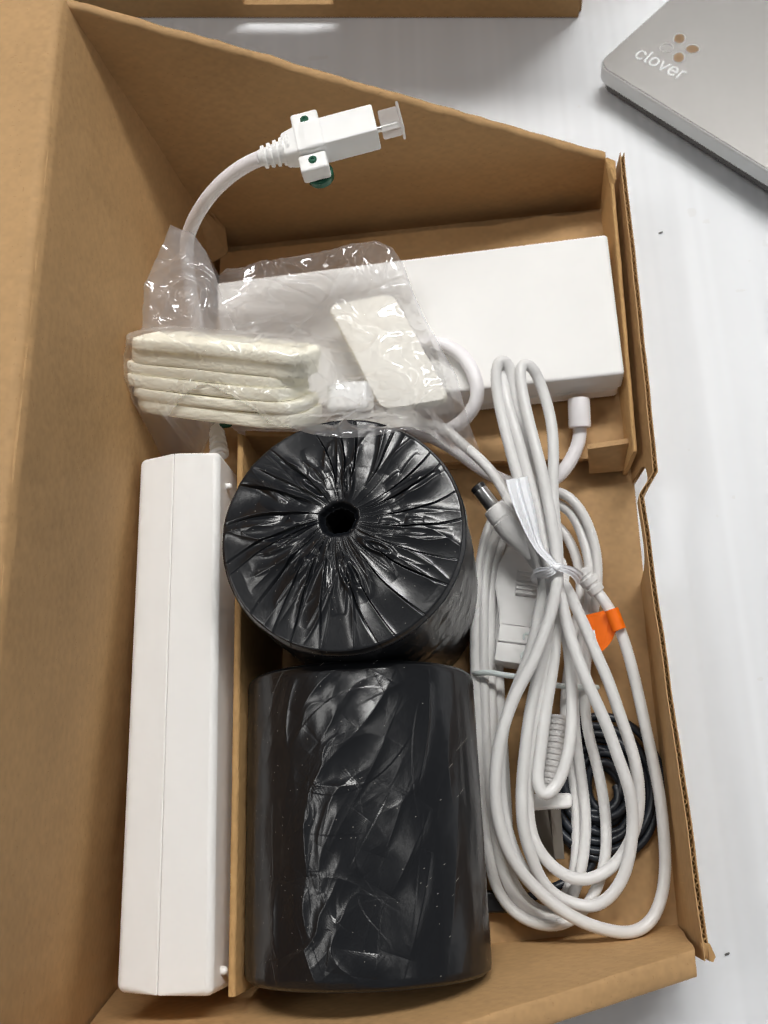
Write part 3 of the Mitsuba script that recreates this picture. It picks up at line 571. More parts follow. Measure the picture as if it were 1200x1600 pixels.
def crumple(xy, seed, amp):
    w = meshkit.fbm(np.c_[xy * 60, xy[:, 0] * 0 + seed], 2, seed) - 0.5
    z = 0
    for k, (ang, fu, fv, a_) in enumerate(((0.5, 75, 20, 1.0), (-0.9, 95, 24, 0.9), (1.4, 60, 26, 0.8), (0.1, 150, 40, 0.45), (-0.5, 260, 60, 0.24), (0.7, 330, 70, 0.18), (-1.2, 300, 66, 0.18))):
        u_ = xy @ [math.cos(ang), math.sin(ang)]; v_ = xy @ [-math.sin(ang), math.cos(ang)]
        n = meshkit.noise(np.c_[u_ * fu + 3 * w, v_ * fv + 2 * w, 0 * u_ + seed + k], seed + k)
        z = z + a_ * ((1 - np.abs(2 * n - 1)) ** 2.0 - 0.3)
    return amp * z
CR = [mm([(69.7,223.3,44.0), (61.7,209.3,45.0), (55.1,193.1,50.0), (49.1,176.5,57.0)]),
      mm([(17.1,188.8,58.0), (27.7,189.3,57.0), (36.8,191.6,54.0), (45.0,195.8,50.0)]),
      mm([(24.5,202.7,50.0), (33.3,196.4,51.0), (37.2,193.5,52.0)]),
      mm([(11.6,177.0,57.0), (20.5,171.1,55.0), (31.6,163.8,53.0)]),
      mm([(26.7,177.0,57.0), (38.0,169.0,56.0), (44.6,166.4,55.0), (42.2,161.5,52.0)]),
      mm([(43.7,194.7,50.0), (54.8,184.7,52.0), (66.0,179.5,50.0)]),
      mm([(69.9,135.1,82.0), (74.0,150.3,66.0), (74.3,167.5,50.0)]),
      mm([(70.8,135.4,82.0), (80.0,135.4,82.0), (89.1,135.1,82.0)]),
      mm([(1.9,204.6,58.0), (9.3,195.3,57.0), (18.0,186.6,57.0)]),
      mm([(9.4,224.1,62.0), (10.6,219.0,60.0), (11.5,214.4,58.0)]),
      mm([(-2.7,168.8,46.0), (22.4,160.5,50.0), (48.7,151.4,60.0)]),
      mm([(-5.6,152.6,33.0), (-0.2,158.1,36.0), (4.4,164.6,42.0)]),
      mm([(7.0,152.9,33.0), (11.2,157.2,36.0), (17.1,161.2,42.0)]),
      mm([(-9.9,176.9,44.0), (-4.2,167.7,42.0), (-2.3,155.9,36.0)]),
      mm([(91.9,192.9,42.0), (97.5,174.1,40.0), (103.5,150.8,34.0)]),
      mm([(41.4,221.3,46.0), (52.2,216.8,43.0), (61.2,211.3,42.0)]),
      mm([(81.7,221.3,43.0), (79.1,211.9,42.0), (85.7,200.4,43.0)]),
      mm([(33.6,214.3,42.0), (45.2,210.5,42.0), (57.1,202.8,44.0)]),
      mm([(70.2,220.7,42.0), (74.7,212.4,42.0), (73.9,204.1,45.0)]),
      mm([(88.5,149.1,60.0), (97.4,148.7,50.0), (105.2,145.8,32.0)]),
      mm([(14.9,217.4,56.0), (19.2,208.1,54.0), (22.3,197.1,55.0)]),
      mm([(49.5,174.1,57.0), (57.6,165.3,55.0), (60.8,153.6,60.0)])]
def creases(xy):
    z = np.zeros(len(xy))
    for k, c in enumerate(CR):
        q = spline(c, 0.0006)[:, :2]
        from scipy.spatial import cKDTree
        dd, ii = cKDTree(q).query(xy)
        f = np.sin(np.pi * (ii + 0.5) / len(q)) ** 0.6
        z += f * (0.0015 + 0.0006 * math.sin(k * 2.3)) * np.exp(-np.abs(dd) / (0.0009 + 0.0004 * math.sin(k * 1.1)))
    return z
gxx, gyy = np.meshgrid(gx0 + (np.arange(nx) + 0.5) * st, gy0 + (np.arange(ny) + 0.5) * st, indexing='ij')
ZB = rbf(np.c_[gxx.ravel(), gyy.ravel()]).reshape(nx, ny)
inside = shapely.contains_xy(poly.buffer(-0.0012), gxx.ravel(), gyy.ravel()).reshape(nx, ny)
ZR = np.where(inside, np.maximum(ZB, HM + 0.0005), ZB)
for _ in range(260):   # a taut film over what it covers
    av = (np.roll(ZR, 1, 0) + np.roll(ZR, -1, 0) + np.roll(ZR, 1, 1) + np.roll(ZR, -1, 1)) / 4
    ZR = np.where(inside, np.maximum(0.992 * av + 0.008 * ZB, HM + 0.0005), ZB)
def drape(dz, amp, seed):
    z = map_coordinates(ZR, ((XY - [gx0, gy0]) / st - 0.5).T, order=1) + dz + np.abs(crumple(XY, seed, amp)) + creases(XY) - 0.0018 * np.exp(-shapely.distance(poly.exterior, shapely.points(XY)) / 0.0012)
    return np.c_[XY, z]
bagt = thing('plastic_bag', 'crumpled clear plastic bag holding the cream foam pads', 'plastic bag')
put('film', trimesh.Trimesh(drape(0.0004, 0.0014, 41), tri, process=False), 'clear_film', bagt, True)
FL = mm([(11.0,222.5,65.0), (18.3,219.5,63.0), (22.0,214.4,60.0), (25.4,204.8,58.0), (28.6,194.0,59.0), (34.2,182.1,62.0), (31.7,173.6,61.0), (16.6,172.1,60.0), 
    (-1.5,178.4,58.0), (-3.3,188.2,58.0), (0.7,201.2,60.0), (4.9,210.3,62.5)])
q = np.vstack([FL, FL[:1]])
fp = Polygon(FL[:, :2]); cf = cand[shapely.contains_xy(fp, cand[:, 0], cand[:, 1])]
XYf = np.vstack([np.stack([np.interp(np.linspace(0, len(FL), 180, endpoint=False), np.arange(len(FL) + 1), q[:, k]) for k in range(2)], 1), cf])
trf = Delaunay(XYf).simplices; trf = trf[shapely.contains_xy(fp, *XYf[trf].mean(1).T)]
zf = RBFInterpolator(FL[:, :2], FL[:, 2], smoothing=1e-9)(XYf) + 0.0012 + np.abs(crumple(XYf, 77, 0.0012))
put('flap', trimesh.Trimesh(np.c_[XYf, zf], trf, process=False), 'clear_film_double', bagt, True)

TL = mm([(-12.5,188.2,42.0), (3.8,167.0,42.0), (21.5,161.7,42.0), (12.3,155.4,31.0), (-0.2,153.2,26.0), (-10.9,153.4,28.0), (-14.1,161.4,31.0), 
    (-15.1,171.0,37.0)])
q = np.vstack([TL, TL[:1]]); tp = Polygon(TL[:, :2]); ct = cand[shapely.contains_xy(tp, cand[:, 0], cand[:, 1])]
XYt = np.vstack([np.stack([np.interp(np.linspace(0, 8, 160, endpoint=False), np.arange(9), q[:, k]) for k in range(2)], 1), ct])
trt = Delaunay(XYt).simplices; trt = trt[shapely.contains_xy(tp, *XYt[trt].mean(1).T)]
zt = RBFInterpolator(TL[:, :2], TL[:, 2], smoothing=1e-9)(XYt) - 0.004 + np.abs(crumple(XYt, 93, 0.0020))
put('tail', trimesh.Trimesh(np.c_[XYt, zt], trt, process=False), 'clear_film_double', bagt, True)

# ------------------------------------------------------------------ dark coiled cord on the box floor
dk = thing('coiled_cord', 'thin dark blue-black cord coiled on the box floor under the white cords', 'cord')
cc = mm([(139.1,42.2,4.0)])[0]; pts = []
r_ = np.random.default_rng(5); n = 10
for i in range(n * 16 + 1):
    t = i / 16; an = -2 * np.pi * t
    rx = 0.0048 + 0.00138 * t + 0.0012 * math.sin(t * 9.1); ry = rx * 1.16
    pts.append(cc + [rx * math.cos(an) + 0.0007 * math.sin(3.3 * t), ry * math.sin(an) + 0.0006 * math.cos(2.1 * t), 0.0012 + 0.0030 * (0.5 + 0.5 * math.sin(t * 2.4)) + 0.0006 * math.sin(t * 11)])
put('cord', tube(pts, 0.00125, 0.0008, 12), 'cord_dark', dk)
put('plug', rbox(0.012, 0.0062, 0.0050, 0.0008, mm([(106.7,9.9,6.0)])[0]), 'black_plastic', dk, 30)
put('lead', tube(mm([(110.0,10.5,6.0), (117.4,11.6,6.0), (123.4,13.9,6.0), (129.8,16.5,5.0), (134.9,20.1,5.0), (136.7,29.3,5.0), (137.2,38.8,5.0)]), 0.00135, 0.001, 12), 'cord_dark', dk)

# ------------------------------------------------------------------ mains cord with its moulded socket and bladed plug
mc = thing('mains_cord', 'flat bundled white mains cord with moulded socket and bladed plug under the looped cord', 'power cord')
cordB = mm([(109.9,29.8,8.0), (110.0,48.9,8.0), (110.0,79.2,9.0), (110.9,102.7,9.0), (114.6,118.1,9.0), (124.1,130.9,9.0), (132.2,128.5,9.0), (137.2,119.9,9.0), 
    (138.8,108.9,9.0), (137.0,97.0,9.0), (132.4,78.4,8.0), (130.1,60.2,8.0), (131.2,44.5,8.0), (130.9,29.4,8.0), (129.2,18.5,8.0), (125.3,10.6,8.0), 
    (120.9,7.1,8.0), (115.3,9.3,9.0), (110.4,16.6,9.0), (107.9,29.8,9.0), (107.3,48.9,10.0), (107.2,68.7,11.0), (108.1,89.2,12.0), (109.7,108.3,13.0), 
    (113.7,122.4,13.0), (119.4,131.2,13.0), (128.7,135.4,13.0), (136.1,132.0,14.0), (140.0,123.6,14.0), (141.6,112.9,14.0), (140.8,101.2,13.0), 
    (138.4,91.0,12.0), (135.2,77.8,11.0), (133.1,63.9,10.0), (133.3,50.1,10.0), (133.9,36.8,10.0), (132.7,24.8,10.0), (128.6,12.5,10.0), (123.4,6.5,10.0), 
    (117.9,6.3,11.0), (112.9,9.4,12.0), (108.6,16.7,12.0), (106.5,27.1,12.0), (105.0,43.0,12.0), (105.0,68.5,13.0), (105.7,88.9,14.0), (107.0,105.8,15.0), 
    (109.7,118.9,15.0), (114.0,127.6,15.0), (120.4,134.1,15.0), (127.7,137.9,16.0), (134.3,137.0,17.0), (139.3,132.1,17.0), (142.8,123.7,16.0), 
    (144.2,112.9,15.0), (142.8,101.5,14.0), (139.5,87.8,12.0), (137.3,75.7,11.0), (136.6,61.7,11.0), (138.3,49.9,11.0), (139.6,38.5,11.0), 
    (139.5,29.3,11.0), (138.1,20.6,11.0), (133.9,11.4,11.0), (128.6,5.9,11.0), (122.4,3.7,12.0), (116.5,4.4,13.0), (111.0,7.2,13.0), (106.5,12.8,13.0), 
    (103.9,22.5,13.0), (102.6,39.3,12.0), (102.4,64.6,13.0), (103.0,89.0,14.0), (104.7,105.9,15.0), (107.1,119.0,15.0), (110.6,129.3,14.0), 
    (118.0,137.7,12.0), (126.4,133.1,10.0), (127.6,119.3,10.0)])
put('cord', tube(cordB, 0.00168, 0.0012, 16), 'cord_white', mc)
# moulded socket (outline seen from above), grip pad with ridges, grooves near its mouth
SK = mm([(125.0,119.3,12.0), (117.4,78.4,12.0)]); sa = unit(SK[1] - SK[0]); sc = np.array([0, 0, 1.0]); sb = np.cross(sc, sa)
sk = key_for('socket', mc)
def so(m): return frame_mesh(m, SK[0] - np.array([0, 0, 0]), sa, sb, sc)
def outline(k): return Polygon([(0.0, 0.0055 * k), (0.004, 0.0095 * k), (0.008, 0.0112 * k), (0.016, 0.0112 * k), (0.0200, 0.0100 * k), (0.0245, 0.0088 * k), (0.0275, 0.0085 * k), (0.0275, -0.0085 * k), (0.0245, -0.0088 * k), (0.0200, -0.0100 * k), (0.016, -0.0112 * k), (0.008, -0.0112 * k), (0.004, -0.0095 * k), (0.0, -0.0055 * k)]).buffer(0.0005, quad_segs=3)
def layer(poly, z0, z1):
    m = trimesh.creation.extrude_polygon(poly, z1 - z0, engine='earcut'); m.apply_translation([0, 0, z0]); return m
body = [layer(outline(1.0), -0.0040, 0.0040), layer(outline(0.95), 0.0040, 0.0052), layer(outline(0.86).intersection(Polygon([(0.0045, -1), (1, -1), (1, 1), (0.0045, 1)])), 0.0052, 0.0062)]
for x0, x1, w in ((0.0275, 0.0283, 0.0075), (0.0283, 0.0335, 0.0086), (0.0335, 0.0343, 0.0077), (0.0343, 0.0400, 0.0088)):
    body.append(rbox(x1 - x0 + 0.0004, 2 * w, 0.0115 if w > 0.008 else 0.0098, 0.0003, ((x0 + x1) / 2, 0, 0.0005), 8))
scene[sk] = mikit.ply(so(cat(body)), 'cord_white', 30); labels[sk] = {'label': 'moulded white socket end with grip pad and grooves'}
put('grip_pad', so(cat([rbox(0.0088, 0.0100, 0.0010, 0.0002, (0.0138, 0, 0.0064), 8)] + [rbox(0.0007, 0.0096, 0.0009, 0.0002, (0.0101 + 0.00148 * i, 0, 0.0071), 8) for i in range(6)])), 'cord_white', sk, 30)
for x, s in ((0.0309, 1), (0.0371, 1)):
    put('latch_mark', so(cat([rbox(0.0008, 0.0030, 0.0005, 0.0002, (x - 0.0006, 0.0012, 0.0064), 8), rbox(0.0020, 0.0008, 0.0005, 0.0002, (x + 0.0004, -0.0004, 0.0064), 8)])), 'tie_tint', sk, 30)
# bladed plug at the other end, with ribbed sleeve
pk = put('plug_head', cat([slab(mm([(116.7,40.6,17.0), (129.9,40.7,17.0), (129.9,36.3,17.0), (117.1,35.8,17.0)]), 0.0165, 0.0040, 0.0012)]), 'white_plastic', mc, 30, label='white head of the bladed plug')
rs = mm([(127.9,64.2,12.0), (126.4,56.0,12.0), (124.7,48.3,12.0), (123.0,41.5,12.0)])
q = spline(rs, 0.0003); prof = 0.0026 + 0.0005 * (np.sin(np.arange(len(q)) * 0.0003 / 0.0018 * 2 * np.pi) > -0.2)
put('ribbed_sleeve', sweep(q, circle(1, 20)[None] * prof[:, None, None]), 'cord_white', pk, 40)
for pp in ("0", "1"):
    B4 = mm([(116.0,36.0,13.0), (122.4,36.5,15.0), (123.7,21.2,12.0), (118.8,20.1,9.0)]) if pp == "0" else mm([(123.3,36.1,14.5), (126.5,36.2,11.0), (126.6,21.8,9.0), (123.4,21.9,12.0)])
    nrm = unit(np.cross(B4[1] - B4[0], B4[3] - B4[0])); nrm = nrm if nrm[2] < 0 else -nrm
    put('blade', sheet(B4, 0.0015, nrm), 'blade_metal', pk, False)

# ------------------------------------------------------------------ looped white cord of the adapter, tied in the middle
lc = thing('looped_cord', 'long white round cord tied in loops with barrel plug, lying on top', 'power cord')
cordA = mm([(122.6,111.0,30.0), (125.4,106.8,31.0), (128.4,104.6,31.0), (131.8,102.2,30.0), (134.5,96.6,29.0), (137.4,88.6,28.0), (139.9,81.2,27.0), 
    (142.9,72.5,26.0), (145.7,62.1,24.0), (148.0,53.6,22.0), (149.4,44.9,20.0), (149.0,35.9,18.0), (146.5,28.2,17.0), (141.9,21.5,16.0), (136.5,17.6,16.0), 
    (131.0,16.3,17.0), (126.1,17.6,18.0), (121.5,21.2,19.0), (118.3,26.0,20.0), (116.8,31.8,20.0), (116.8,39.6,21.0), (117.8,49.7,22.0), (120.8,62.6,24.0), 
    (124.2,75.7,26.0), (127.3,89.1,28.0), (128.9,100.4,31.0), (127.3,105.7,33.0), (124.9,113.7,36.0), (123.0,121.1,38.0), (121.3,128.3,40.0), 
    (119.5,136.6,41.0), (117.7,146.2,42.0), (115.9,157.0,43.0), (115.2,164.6,44.0), (115.5,170.2,45.0), (117.2,173.3,45.5), (119.1,172.3,44.5), 
    (120.5,167.6,43.0), (121.4,160.5,42.0), (122.9,152.2,40.0), (125.1,142.9,38.0), (127.3,133.7,36.0), (128.9,122.5,34.0), (130.0,112.5,32.0), 
    (130.1,105.5,31.0), (129.3,97.9,29.0), (128.7,89.4,28.0), (127.4,79.8,27.0), (125.4,71.0,26.0), (122.9,60.1,25.0), (120.9,50.2,24.0), 
    (120.0,43.5,24.0), (121.5,40.1,24.0), (124.8,42.0,23.0), (128.1,47.8,23.0), (130.5,56.1,23.0), (131.9,66.6,23.0), (132.2,77.7,24.0), (131.7,86.9,26.0), 
    (130.7,95.8,29.0), (130.1,104.2,32.0), (129.5,114.0,34.0), (128.0,126.1,36.0), (126.2,140.6,38.0), (124.2,153.3,40.0), (121.6,163.9,41.0), 
    (119.1,169.2,42.0), (117.3,170.7,42.0), (117.4,167.2,42.5), (118.0,160.9,43.0), (119.4,153.6,42.5), (120.9,146.4,42.0), (122.4,138.6,41.0), 
    (124.2,129.2,40.0), (125.7,119.9,39.0), (126.8,110.9,38.0), (127.7,104.1,36.5), (127.9,98.0,33.0), (126.3,89.5,31.0), (124.2,81.1,29.0), 
    (121.5,72.4,28.0), (119.0,63.8,27.0), (117.0,54.0,26.0), (115.4,44.5,25.0), (114.7,36.4,25.0), (115.0,29.6,24.0), (116.6,22.9,22.0), (119.1,16.5,19.0), 
    (122.9,12.2,17.0), (128.1,9.7,16.0), (133.2,9.1,16.0), (137.8,11.2,17.0), (142.3,16.5,18.0), (145.3,24.7,20.0), (146.6,34.0,22.0), (145.8,41.8,25.0), 
    (143.6,49.8,27.0), (140.9,59.1,29.0), (137.3,68.7,31.0), (134.2,78.2,32.0), (131.9,88.2,33.0), (130.6,96.0,34.0), (129.9,102.7,34.0), 
    (130.5,109.5,35.0), (130.6,119.6,36.0), (130.7,130.9,37.0), (131.6,141.3,38.0), (131.8,152.0,39.0), (130.5,161.3,40.0), (128.5,167.9,42.0), 
    (126.6,170.7,44.0), (124.6,171.5,45.0), (123.2,169.3,45.5), (123.1,163.4,45.0), (124.0,155.7,44.5), (125.4,146.9,44.0), (126.9,138.3,43.5), 
    (128.2,129.0,42.5), (129.1,119.9,41.5), (129.8,111.0,40.5), (129.9,104.0,40.0), (129.0,98.2,39.5), (127.1,91.7,38.5), (124.1,84.3,37.5), 
    (120.3,76.6,36.5), (115.9,69.4,35.5), (112.3,62.2,34.5), (109.4,54.1,33.5), (107.7,45.5,32.5), (107.4,36.7,31.0), (108.4,29.7,29.5), (111.0,22.7,27.5), 
    (116.0,15.7,25.0), (122.0,10.1,23.0), (128.9,5.7,21.0), (136.1,3.0,18.0), (143.4,2.0,15.0), (149.3,4.5,13.0), (153.2,10.3,12.0), (155.4,18.3,12.0), 
    (156.1,29.0,13.0), (155.9,39.9,14.0), (154.8,51.0,15.0), (153.4,61.4,17.0), (152.3,70.0,18.0), (150.7,79.6,20.0), (148.6,88.6,21.0), (145.5,96.1,22.0), 
    (142.8,100.8,22.0)])
put('cord', tube(cordA, 0.00178, 0.0011, 18), 'cord_white', lc)
cordS = mm([(84.7,163.9,24.0), (89.5,160.7,28.0), (96.1,157.8,31.0), (101.9,152.2,31.0), (107.3,146.1,32.0), (112.2,139.3,33.0), (115.9,131.6,34.0), 
    (118.7,124.2,34.0), (121.4,117.4,34.0), (123.8,111.9,34.0), (125.1,106.0,34.0), (125.6,101.1,33.0), (123.9,93.6,31.0), (121.4,85.0,30.0), 
    (118.3,77.2,28.0), (114.5,69.3,26.0), (111.3,60.9,25.0), (109.4,51.6,24.0), (108.8,42.4,23.0), (109.7,32.4,21.0), (112.1,23.4,19.0), (116.5,15.7,17.0), 
    (121.7,10.9,15.0), (126.8,9.0,14.0)])
put('cord', tube(cordS, 0.00175, 0.0011, 18), 'cord_white', lc)
# moulded relief where the cord meets the tie
rr = mm([(142.8,100.8,22.0), (140.5,104.6,23.0), (138.1,108.1,24.0)])
rd = rr[2] - rr[0]; L = np.linalg.norm(rd)
put('strain_relief', cat([lathe(rr[0], rd, [(0, 0.0018), (0.0002, 0.0026), (0.0022, 0.0028), (0.0024, 0.0023), (0.0034, 0.0023), (0.0036, 0.0030), (0.0056, 0.0031), (0.0058, 0.0024), (0.0066, 0.0024), (0.0068, 0.0029), (L, 0.0030)], 22)]), 'cord_white', lc, 30)
# barrel plug
bp = mm([(106.9,134.3,36.0), (123.1,110.4,32.0)]); bd = bp[1] - bp[0]; bu = unit(bd); BL = np.linalg.norm(bd)
pb_ = put('plug_body', lathe(bp[0] + bu * 0.0088, bd, [(0, 0.0033), (0.0004, 0.0037), (0.0046, 0.0040), (0.0050, 0.0038), (0.0051, 0.0038), (0.0054, 0.0041), (0.010, 0.0040), (BL - 0.0105, 0.0021), (BL - 0.009, 0.0019)], 40), 'cord_white', lc, 30)
put('barrel', lathe(bp[0], bd, [(0.0012, 0.0024), (0.0095, 0.0024)], 36), 'chrome', pb_, 30, label='shiny metal barrel')
put('insulator_ring', lathe(bp[0], bd, [(0.0003, 0.0009), (0.0, 0.0021), (0.0003, 0.00245), (0.0017, 0.00248), (0.0018, 0.0024)], 36), 'black_plastic', pb_, 30, label='black ring at the barrel tip')
# ribbon tie
def ribbon(pts, w0, w1, t=0.0003, up=(0, 0, 1), twist=0.0, fold=0.0):
    q = spline(pts, 0.0006); n = len(q); tg = np.gradient(q, axis=0); tg /= np.linalg.norm(tg, axis=1, keepdims=True)
    w = np.interp(np.arange(n), np.linspace(0, n - 1, len(np.atleast_1d(w0))), np.atleast_1d(w0)) if np.ndim(w0) else np.linspace(w0, w1, n)
    s = np.cross(tg, np.asarray(up, float)); s /= np.linalg.norm(s, axis=1, keepdims=True); nn = np.cross(s, tg)
    an = np.linspace(0, twist, n)[:, None]; s, nn = s * np.cos(an) + nn * np.sin(an), nn * np.cos(an) - s * np.sin(an)
    us = np.linspace(-0.5, 0.5, 9)
    P = q[:, None] + s[:, None] * (us[None, :, None] * w[:, None, None]) + nn[:, None] * (fold * np.abs(np.sin(us * 3 * math.pi))[None, :, None] * (w / w.max())[:, None, None])
    Q = P - nn[:, None] * t
    return cat([grid_mesh(P), grid_mesh(Q[:, ::-1]), grid_mesh(np.stack([Q[:, 0], P[:, 0]], 1)), grid_mesh(np.stack([P[:, -1], Q[:, -1]], 1)), grid_mesh(np.stack([P[0], Q[0]], 0)), grid_mesh(np.stack([Q[-1], P[-1]], 0))])
tie = thing('ribbon_tie', 'white pleated ribbon tie knotted around the looped white cord', 'tie')
put('tail', cat([ribbon(mm([(119.5,132.5,44.5), (120.6,125.8,44.0), (122.3,118.8,43.0), (124.1,112.3,42.0), (126.1,108.2,43.0), (128.1,105.4,44.0), (129.2,103.9,43.5)]), np.array([0.0066, 0.0064, 0.0058, 0.0046, 0.0030, 0.0022, 0.0020]), 0, fold=0.0009)]), 'tie_paper', tie, 25)
put('wrap', cat([ribbon(mm([(129.2,104.0,43.0), (127.9,102.6,43.5), (125.7,102.6,41.0), (123.9,103.2,37.0), (123.6,103.7,33.0), (125.1,104.3,29.0)]), 0.0020, 0.0040, up=(0, -0.5, 0.9), fold=0.0003), ribbon(mm([(130.0,104.4,43.0), (128.3,103.1,43.8), (126.2,103.6,41.5), (124.4,104.5,38.0), (123.8,105.7,33.0)]), 0.0018, 0.0022, up=(0, -0.5, 0.9), fold=0.0002)]), 'tie_paper', tie, 25)
put('wrap', cat([ribbon(mm([(128.8,104.5,43.5), (130.2,103.5,44.0), (132.2,103.5,42.0), (134.5,103.5,38.0), (136.2,103.4,33.0), (137.1,103.4,29.0)]), 0.0018, 0.0042, up=(0.3, -0.3, 0.9), fold=0.0004)]), 'tie_paper', tie, 25)
put('knot', ball_hull(mm([(128.4,104.3,43.4), (129.5,103.4,43.8), (130.3,104.2,43.4)]), 0.0009, 12), 'tie_paper', tie, 40)
t2 = mm([(102.2,78.6,12.0), (103.8,77.7,17.0), (107.3,77.5,18.5), (111.3,76.7,18.5), (115.3,75.9,19.0), (119.2,75.1,19.0), (124.0,73.7,19.0), (129.9,72.6,17.0), 
    (136.3,72.3,15.0), (140.2,72.7,11.0), (140.7,73.6,5.0)])
k = put('plastic_tie', tube(t2, 0.0009, 0.0008, 10), 'tie_tint'); tag(k, 'pale grey-green plastic tie around the bundled mains cord', 'tie')

# orange tag folded round the cord
ot = thing('paper_tag', 'bright orange paper tag folded around the white cord near the box wall', 'tag')
OT = mm([(146.2,94.6,24.5), (148.1,88.3,23.5)]); oc = OT.mean(0); od = unit(OT[1] - OT[0])
put('band', lathe(OT[0], OT[1] - OT[0], [(0, 0.0018), (0.0, 0.00215), (np.linalg.norm(OT[1] - OT[0]), 0.00215), (np.linalg.norm(OT[1] - OT[0]), 0.0018)], 28), 'orange_paper', ot, 30)
tag_p = mm([(146.7,95.2,23.0), (148.7,88.4,22.0), (146.9,87.8,22.0), (146.2,86.2,21.5), (144.7,84.1,21.0), (142.8,82.5,20.5), (141.8,82.3,20.5), (140.9,85.6,20.5), 
    (140.2,89.1,20.5), (139.5,91.8,20.5), (138.5,94.1,20.5), (139.7,94.1,21.0), (142.2,93.5,21.5), (144.4,94.3,22.0)])
put('leaf', sheet(tag_p, 0.0002, (0, 0, -1)), 'orange_paper', ot, False)
wp = mm([(140.2,89.0,20.9), (140.8,89.2,20.9), (141.0,86.7,20.9), (140.4,87.2,20.9)]); put('print', sheet(wp + [0, 0, 0.0001], 0.0001), 'tie_paper', ot, False, label='small white printed mark on the tag')

# ------------------------------------------------------------------ silver tablet with its emblem
tb = thing('silver_tablet', 'silver metal tablet lying on the white table, four-petal emblem near its corner', 'tablet')
TC = mm([(162.8,320.0,14.0), (219.2,258.1,16.5), (188.9,350.0,14.0)])
u = unit(TC[1] - TC[0]); w = TC[2] - TC[0]; w = unit(w - u * (w @ u)); nrm = np.cross(u, w)
ang_uw = math.degrees(math.acos(unit(TC[1] - TC[0]) @ unit(TC[2] - TC[0])))
def tl(m, o=TC[0]): return frame_mesh(m, o, u, w, nrm)
def rounded(x0, y0, x1, y1, r): return Polygon([(x0, y0), (x1, y0), (x1, y1), (x0, y1)]).buffer(-r).buffer(r, quad_segs=10)
def bevel_slab(x0, y0, x1, y1, r, z0, z1, b):
    rows = []
    for z, ins_ in ((z0, b), (z0 + b * 0.3, b * 0.3), (z0 + b, 0), (z1 - b, 0), (z1 - b * 0.55, b * 0.16), (z1 - b * 0.2, b * 0.5), (z1, b)):
        c = np.array(rounded(x0 + ins_, y0 + ins_, x1 - ins_, y1 - ins_, r - ins_ * 0.5).exterior.coords)[:-1]
        rows.append(np.c_[c, np.full(len(c), z)])
    k = len(rows[0]); v = np.vstack(rows); f = []
    for i in range(len(rows) - 1):
        for j in range(k): f.append([i * k + j, i * k + (j + 1) % k, (i + 1) * k + (j + 1) % k, (i + 1) * k + j])
    f = np.array(f); f = np.vstack([f[:, [0, 1, 2]], f[:, [0, 2, 3]]]); n = len(v)
    v = np.vstack([v, rows[0].mean(0), rows[-1].mean(0)]); j = np.arange(k); e = (len(rows) - 1) * k
    f = np.vstack([f, np.stack([j * 0 + n, (j + 1) % k, j], 1), np.stack([j * 0 + n + 1, e + j, e + (j + 1) % k], 1)])
    return trimesh.Trimesh(v, f, process=False)
put('body', tl(bevel_slab(0, 0, 0.21, 0.15, 0.0055, -0.0078, -0.0002, 0.0009)), 'silver_edge', tb, 30)
put('top_plate', tl(bevel_slab(0.0006, 0.0006, 0.2094, 0.1494, 0.0052, -0.0006, 0.0, 0.0002)), 'silver_metal', tb, 30, label='grey metal top plate')
put('underside', tl(bevel_slab(0.002, 0.0022, 0.208, 0.148, 0.004, -0.0128, -0.0079, 0.0004)), 'dark_recess', tb, 30)
mat('petal_metal', base_color=rgb(0.62, 0.42, 0.26), roughness=0.22, metallic=1.0)
em = mm([(196.0,326.9,15.5), (200.2,320.6,15.5), (194.6,317.3,15.5), (190.6,323.2,15.5), (177.6,320.9,15.0), (193.7,306.0,16.0)])
def on_plate(p):
    d = p - TC[0]; return np.array([d @ u, d @ w])
cen = np.mean([on_plate(p) for p in em[:4]], 0)
for i in range(4):
    c2 = on_plate(em[i]); dv = c2 - cen; an = math.atan2(dv[1], dv[0])
    pe = affinity.translate(affinity.rotate(affinity.scale(Point(0, 0).buffer(1, quad_segs=10), 0.0028, 0.0024), math.degrees(an), origin=(0, 0)), *c2)
    ringp = pe.difference(pe.buffer(-0.00045))
    if i != 3: put('emblem_petal', tl(layer(pe.buffer(-0.0003), -0.0002, 0.00012)), 'petal_metal', tb, 30, label='mirror petal of the emblem')
    put('petal_outline', tl(layer(ringp, -0.0002, 0.00020)), 'silver_soft', tb, 30)
p0, p1 = on_plate(em[4]), on_plate(em[5]); dv = p1 - p0
txt = meshkit.text_mesh('clover', 0.0060, 0.00028); ext = txt.bounds[1][0] - txt.bounds[0][0]
sc_ = np.linalg.norm(dv) / ext; th_ = math.atan2(dv[1], dv[0]); tv = txt.vertices.copy(); tv[:, 0] -= txt.bounds[0][0]; tv[:, 0] *= sc_
cs, sn = math.cos(th_), math.sin(th_)
txt.vertices = np.c_[p0[0] + tv[:, 0] * cs - tv[:, 1] * sn, p0[1] + tv[:, 0] * sn + tv[:, 1] * cs, tv[:, 2] - 0.00005]
put('lettering', tl(txt), 'silver_edge', tb, 30, label='pale lettering beside the emblem')

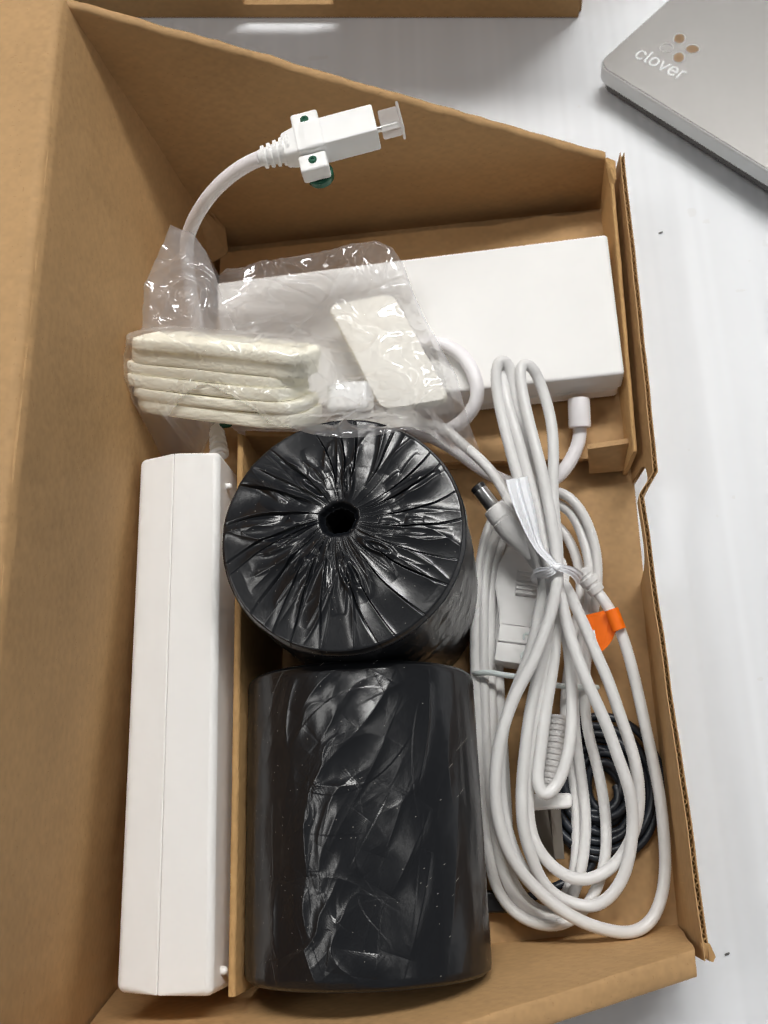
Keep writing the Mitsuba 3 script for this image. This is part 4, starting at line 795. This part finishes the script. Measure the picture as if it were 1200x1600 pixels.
# ------------------------------------------------------------------ second box behind
b2 = thing('carton', 'second brown cardboard box with a slot, standing on the white table at the far edge', 'box')
K2 = mm([(160.9,359.5,0.5), (-111.1,406.0,0.5)]); bx = unit(K2[0] - K2[1]); by = np.array([-bx[1], bx[0], 0]); K = K2[0]
def bp2(x, y, z): return K - bx * x + by * y + np.array([0, 0, z])
def pane(x0, y0, x1, y1, z0, z1, t, nrm_): return sheet([bp2(x0, y0, z0), bp2(x1, y1, z0), bp2(x1, y1, z1), bp2(x0, y0, z1)], t, nrm_)
HT = 0.115
fpoly = Polygon([(0.001, 0), (0.34, 0), (0.34, HT), (0.001, HT)], [[(0.1080, 0.0070), (0.1500, 0.0070), (0.1500, 0.0240), (0.1080, 0.0240)]])
fm = trimesh.creation.extrude_polygon(fpoly, 0.003, engine='earcut')
put('front_panel', frame_mesh(fm, K, -bx, np.array([0, 0, 1.0]), by), 'cardboard_outside', b2, False)
put('end_panel', pane(0, 0.0032, 0, 0.18, 0.0, HT - 0.001, 0.003, -bx), 'cardboard_outside', b2, False)
put('end_panel', pane(0.34, 0.0032, 0.34, 0.18, 0.0, HT - 0.001, 0.003, bx), 'cardboard_outside', b2, False)
put('back_panel', pane(0.0, 0.1805, 0.34, 0.1805, 0.0, HT, 0.003, by), 'cardboard_outside', b2, False)
put('top_flap', sheet([bp2(-0.001, 0.182, HT + 0.0015), bp2(0.341, 0.182, HT + 0.0015), bp2(0.341, 0.300, HT + 0.012), bp2(-0.001, 0.300, HT + 0.012)], 0.003), 'cardboard_outside', b2, False)
put('base', sheet([bp2(0.001, 0.0035, 0.0032), bp2(0.339, 0.0035, 0.0032), bp2(0.339, 0.18, 0.0032), bp2(0.001, 0.18, 0.0032)], 0.003), 'cardboard_inside', b2, False)

# a few crumbs on the table
for x, y in ((1031, 364), (1134, 1491)):
    p = mm([(181.3,247.1,0.4), (171.8,-5.5,0.4)])[0 if x == 1031 else 1]
    k = put('crumb', ball_hull([p, p + [0.0008, 0.0003, 0]], 0.00035, 8), 'dark_recess', smooth=40)
    tag(k, 'tiny dark crumb on the table ' + ('beside the box near the silver tablet' if x == 1031 else 'beside the torn near corner of the box'), 'crumb')
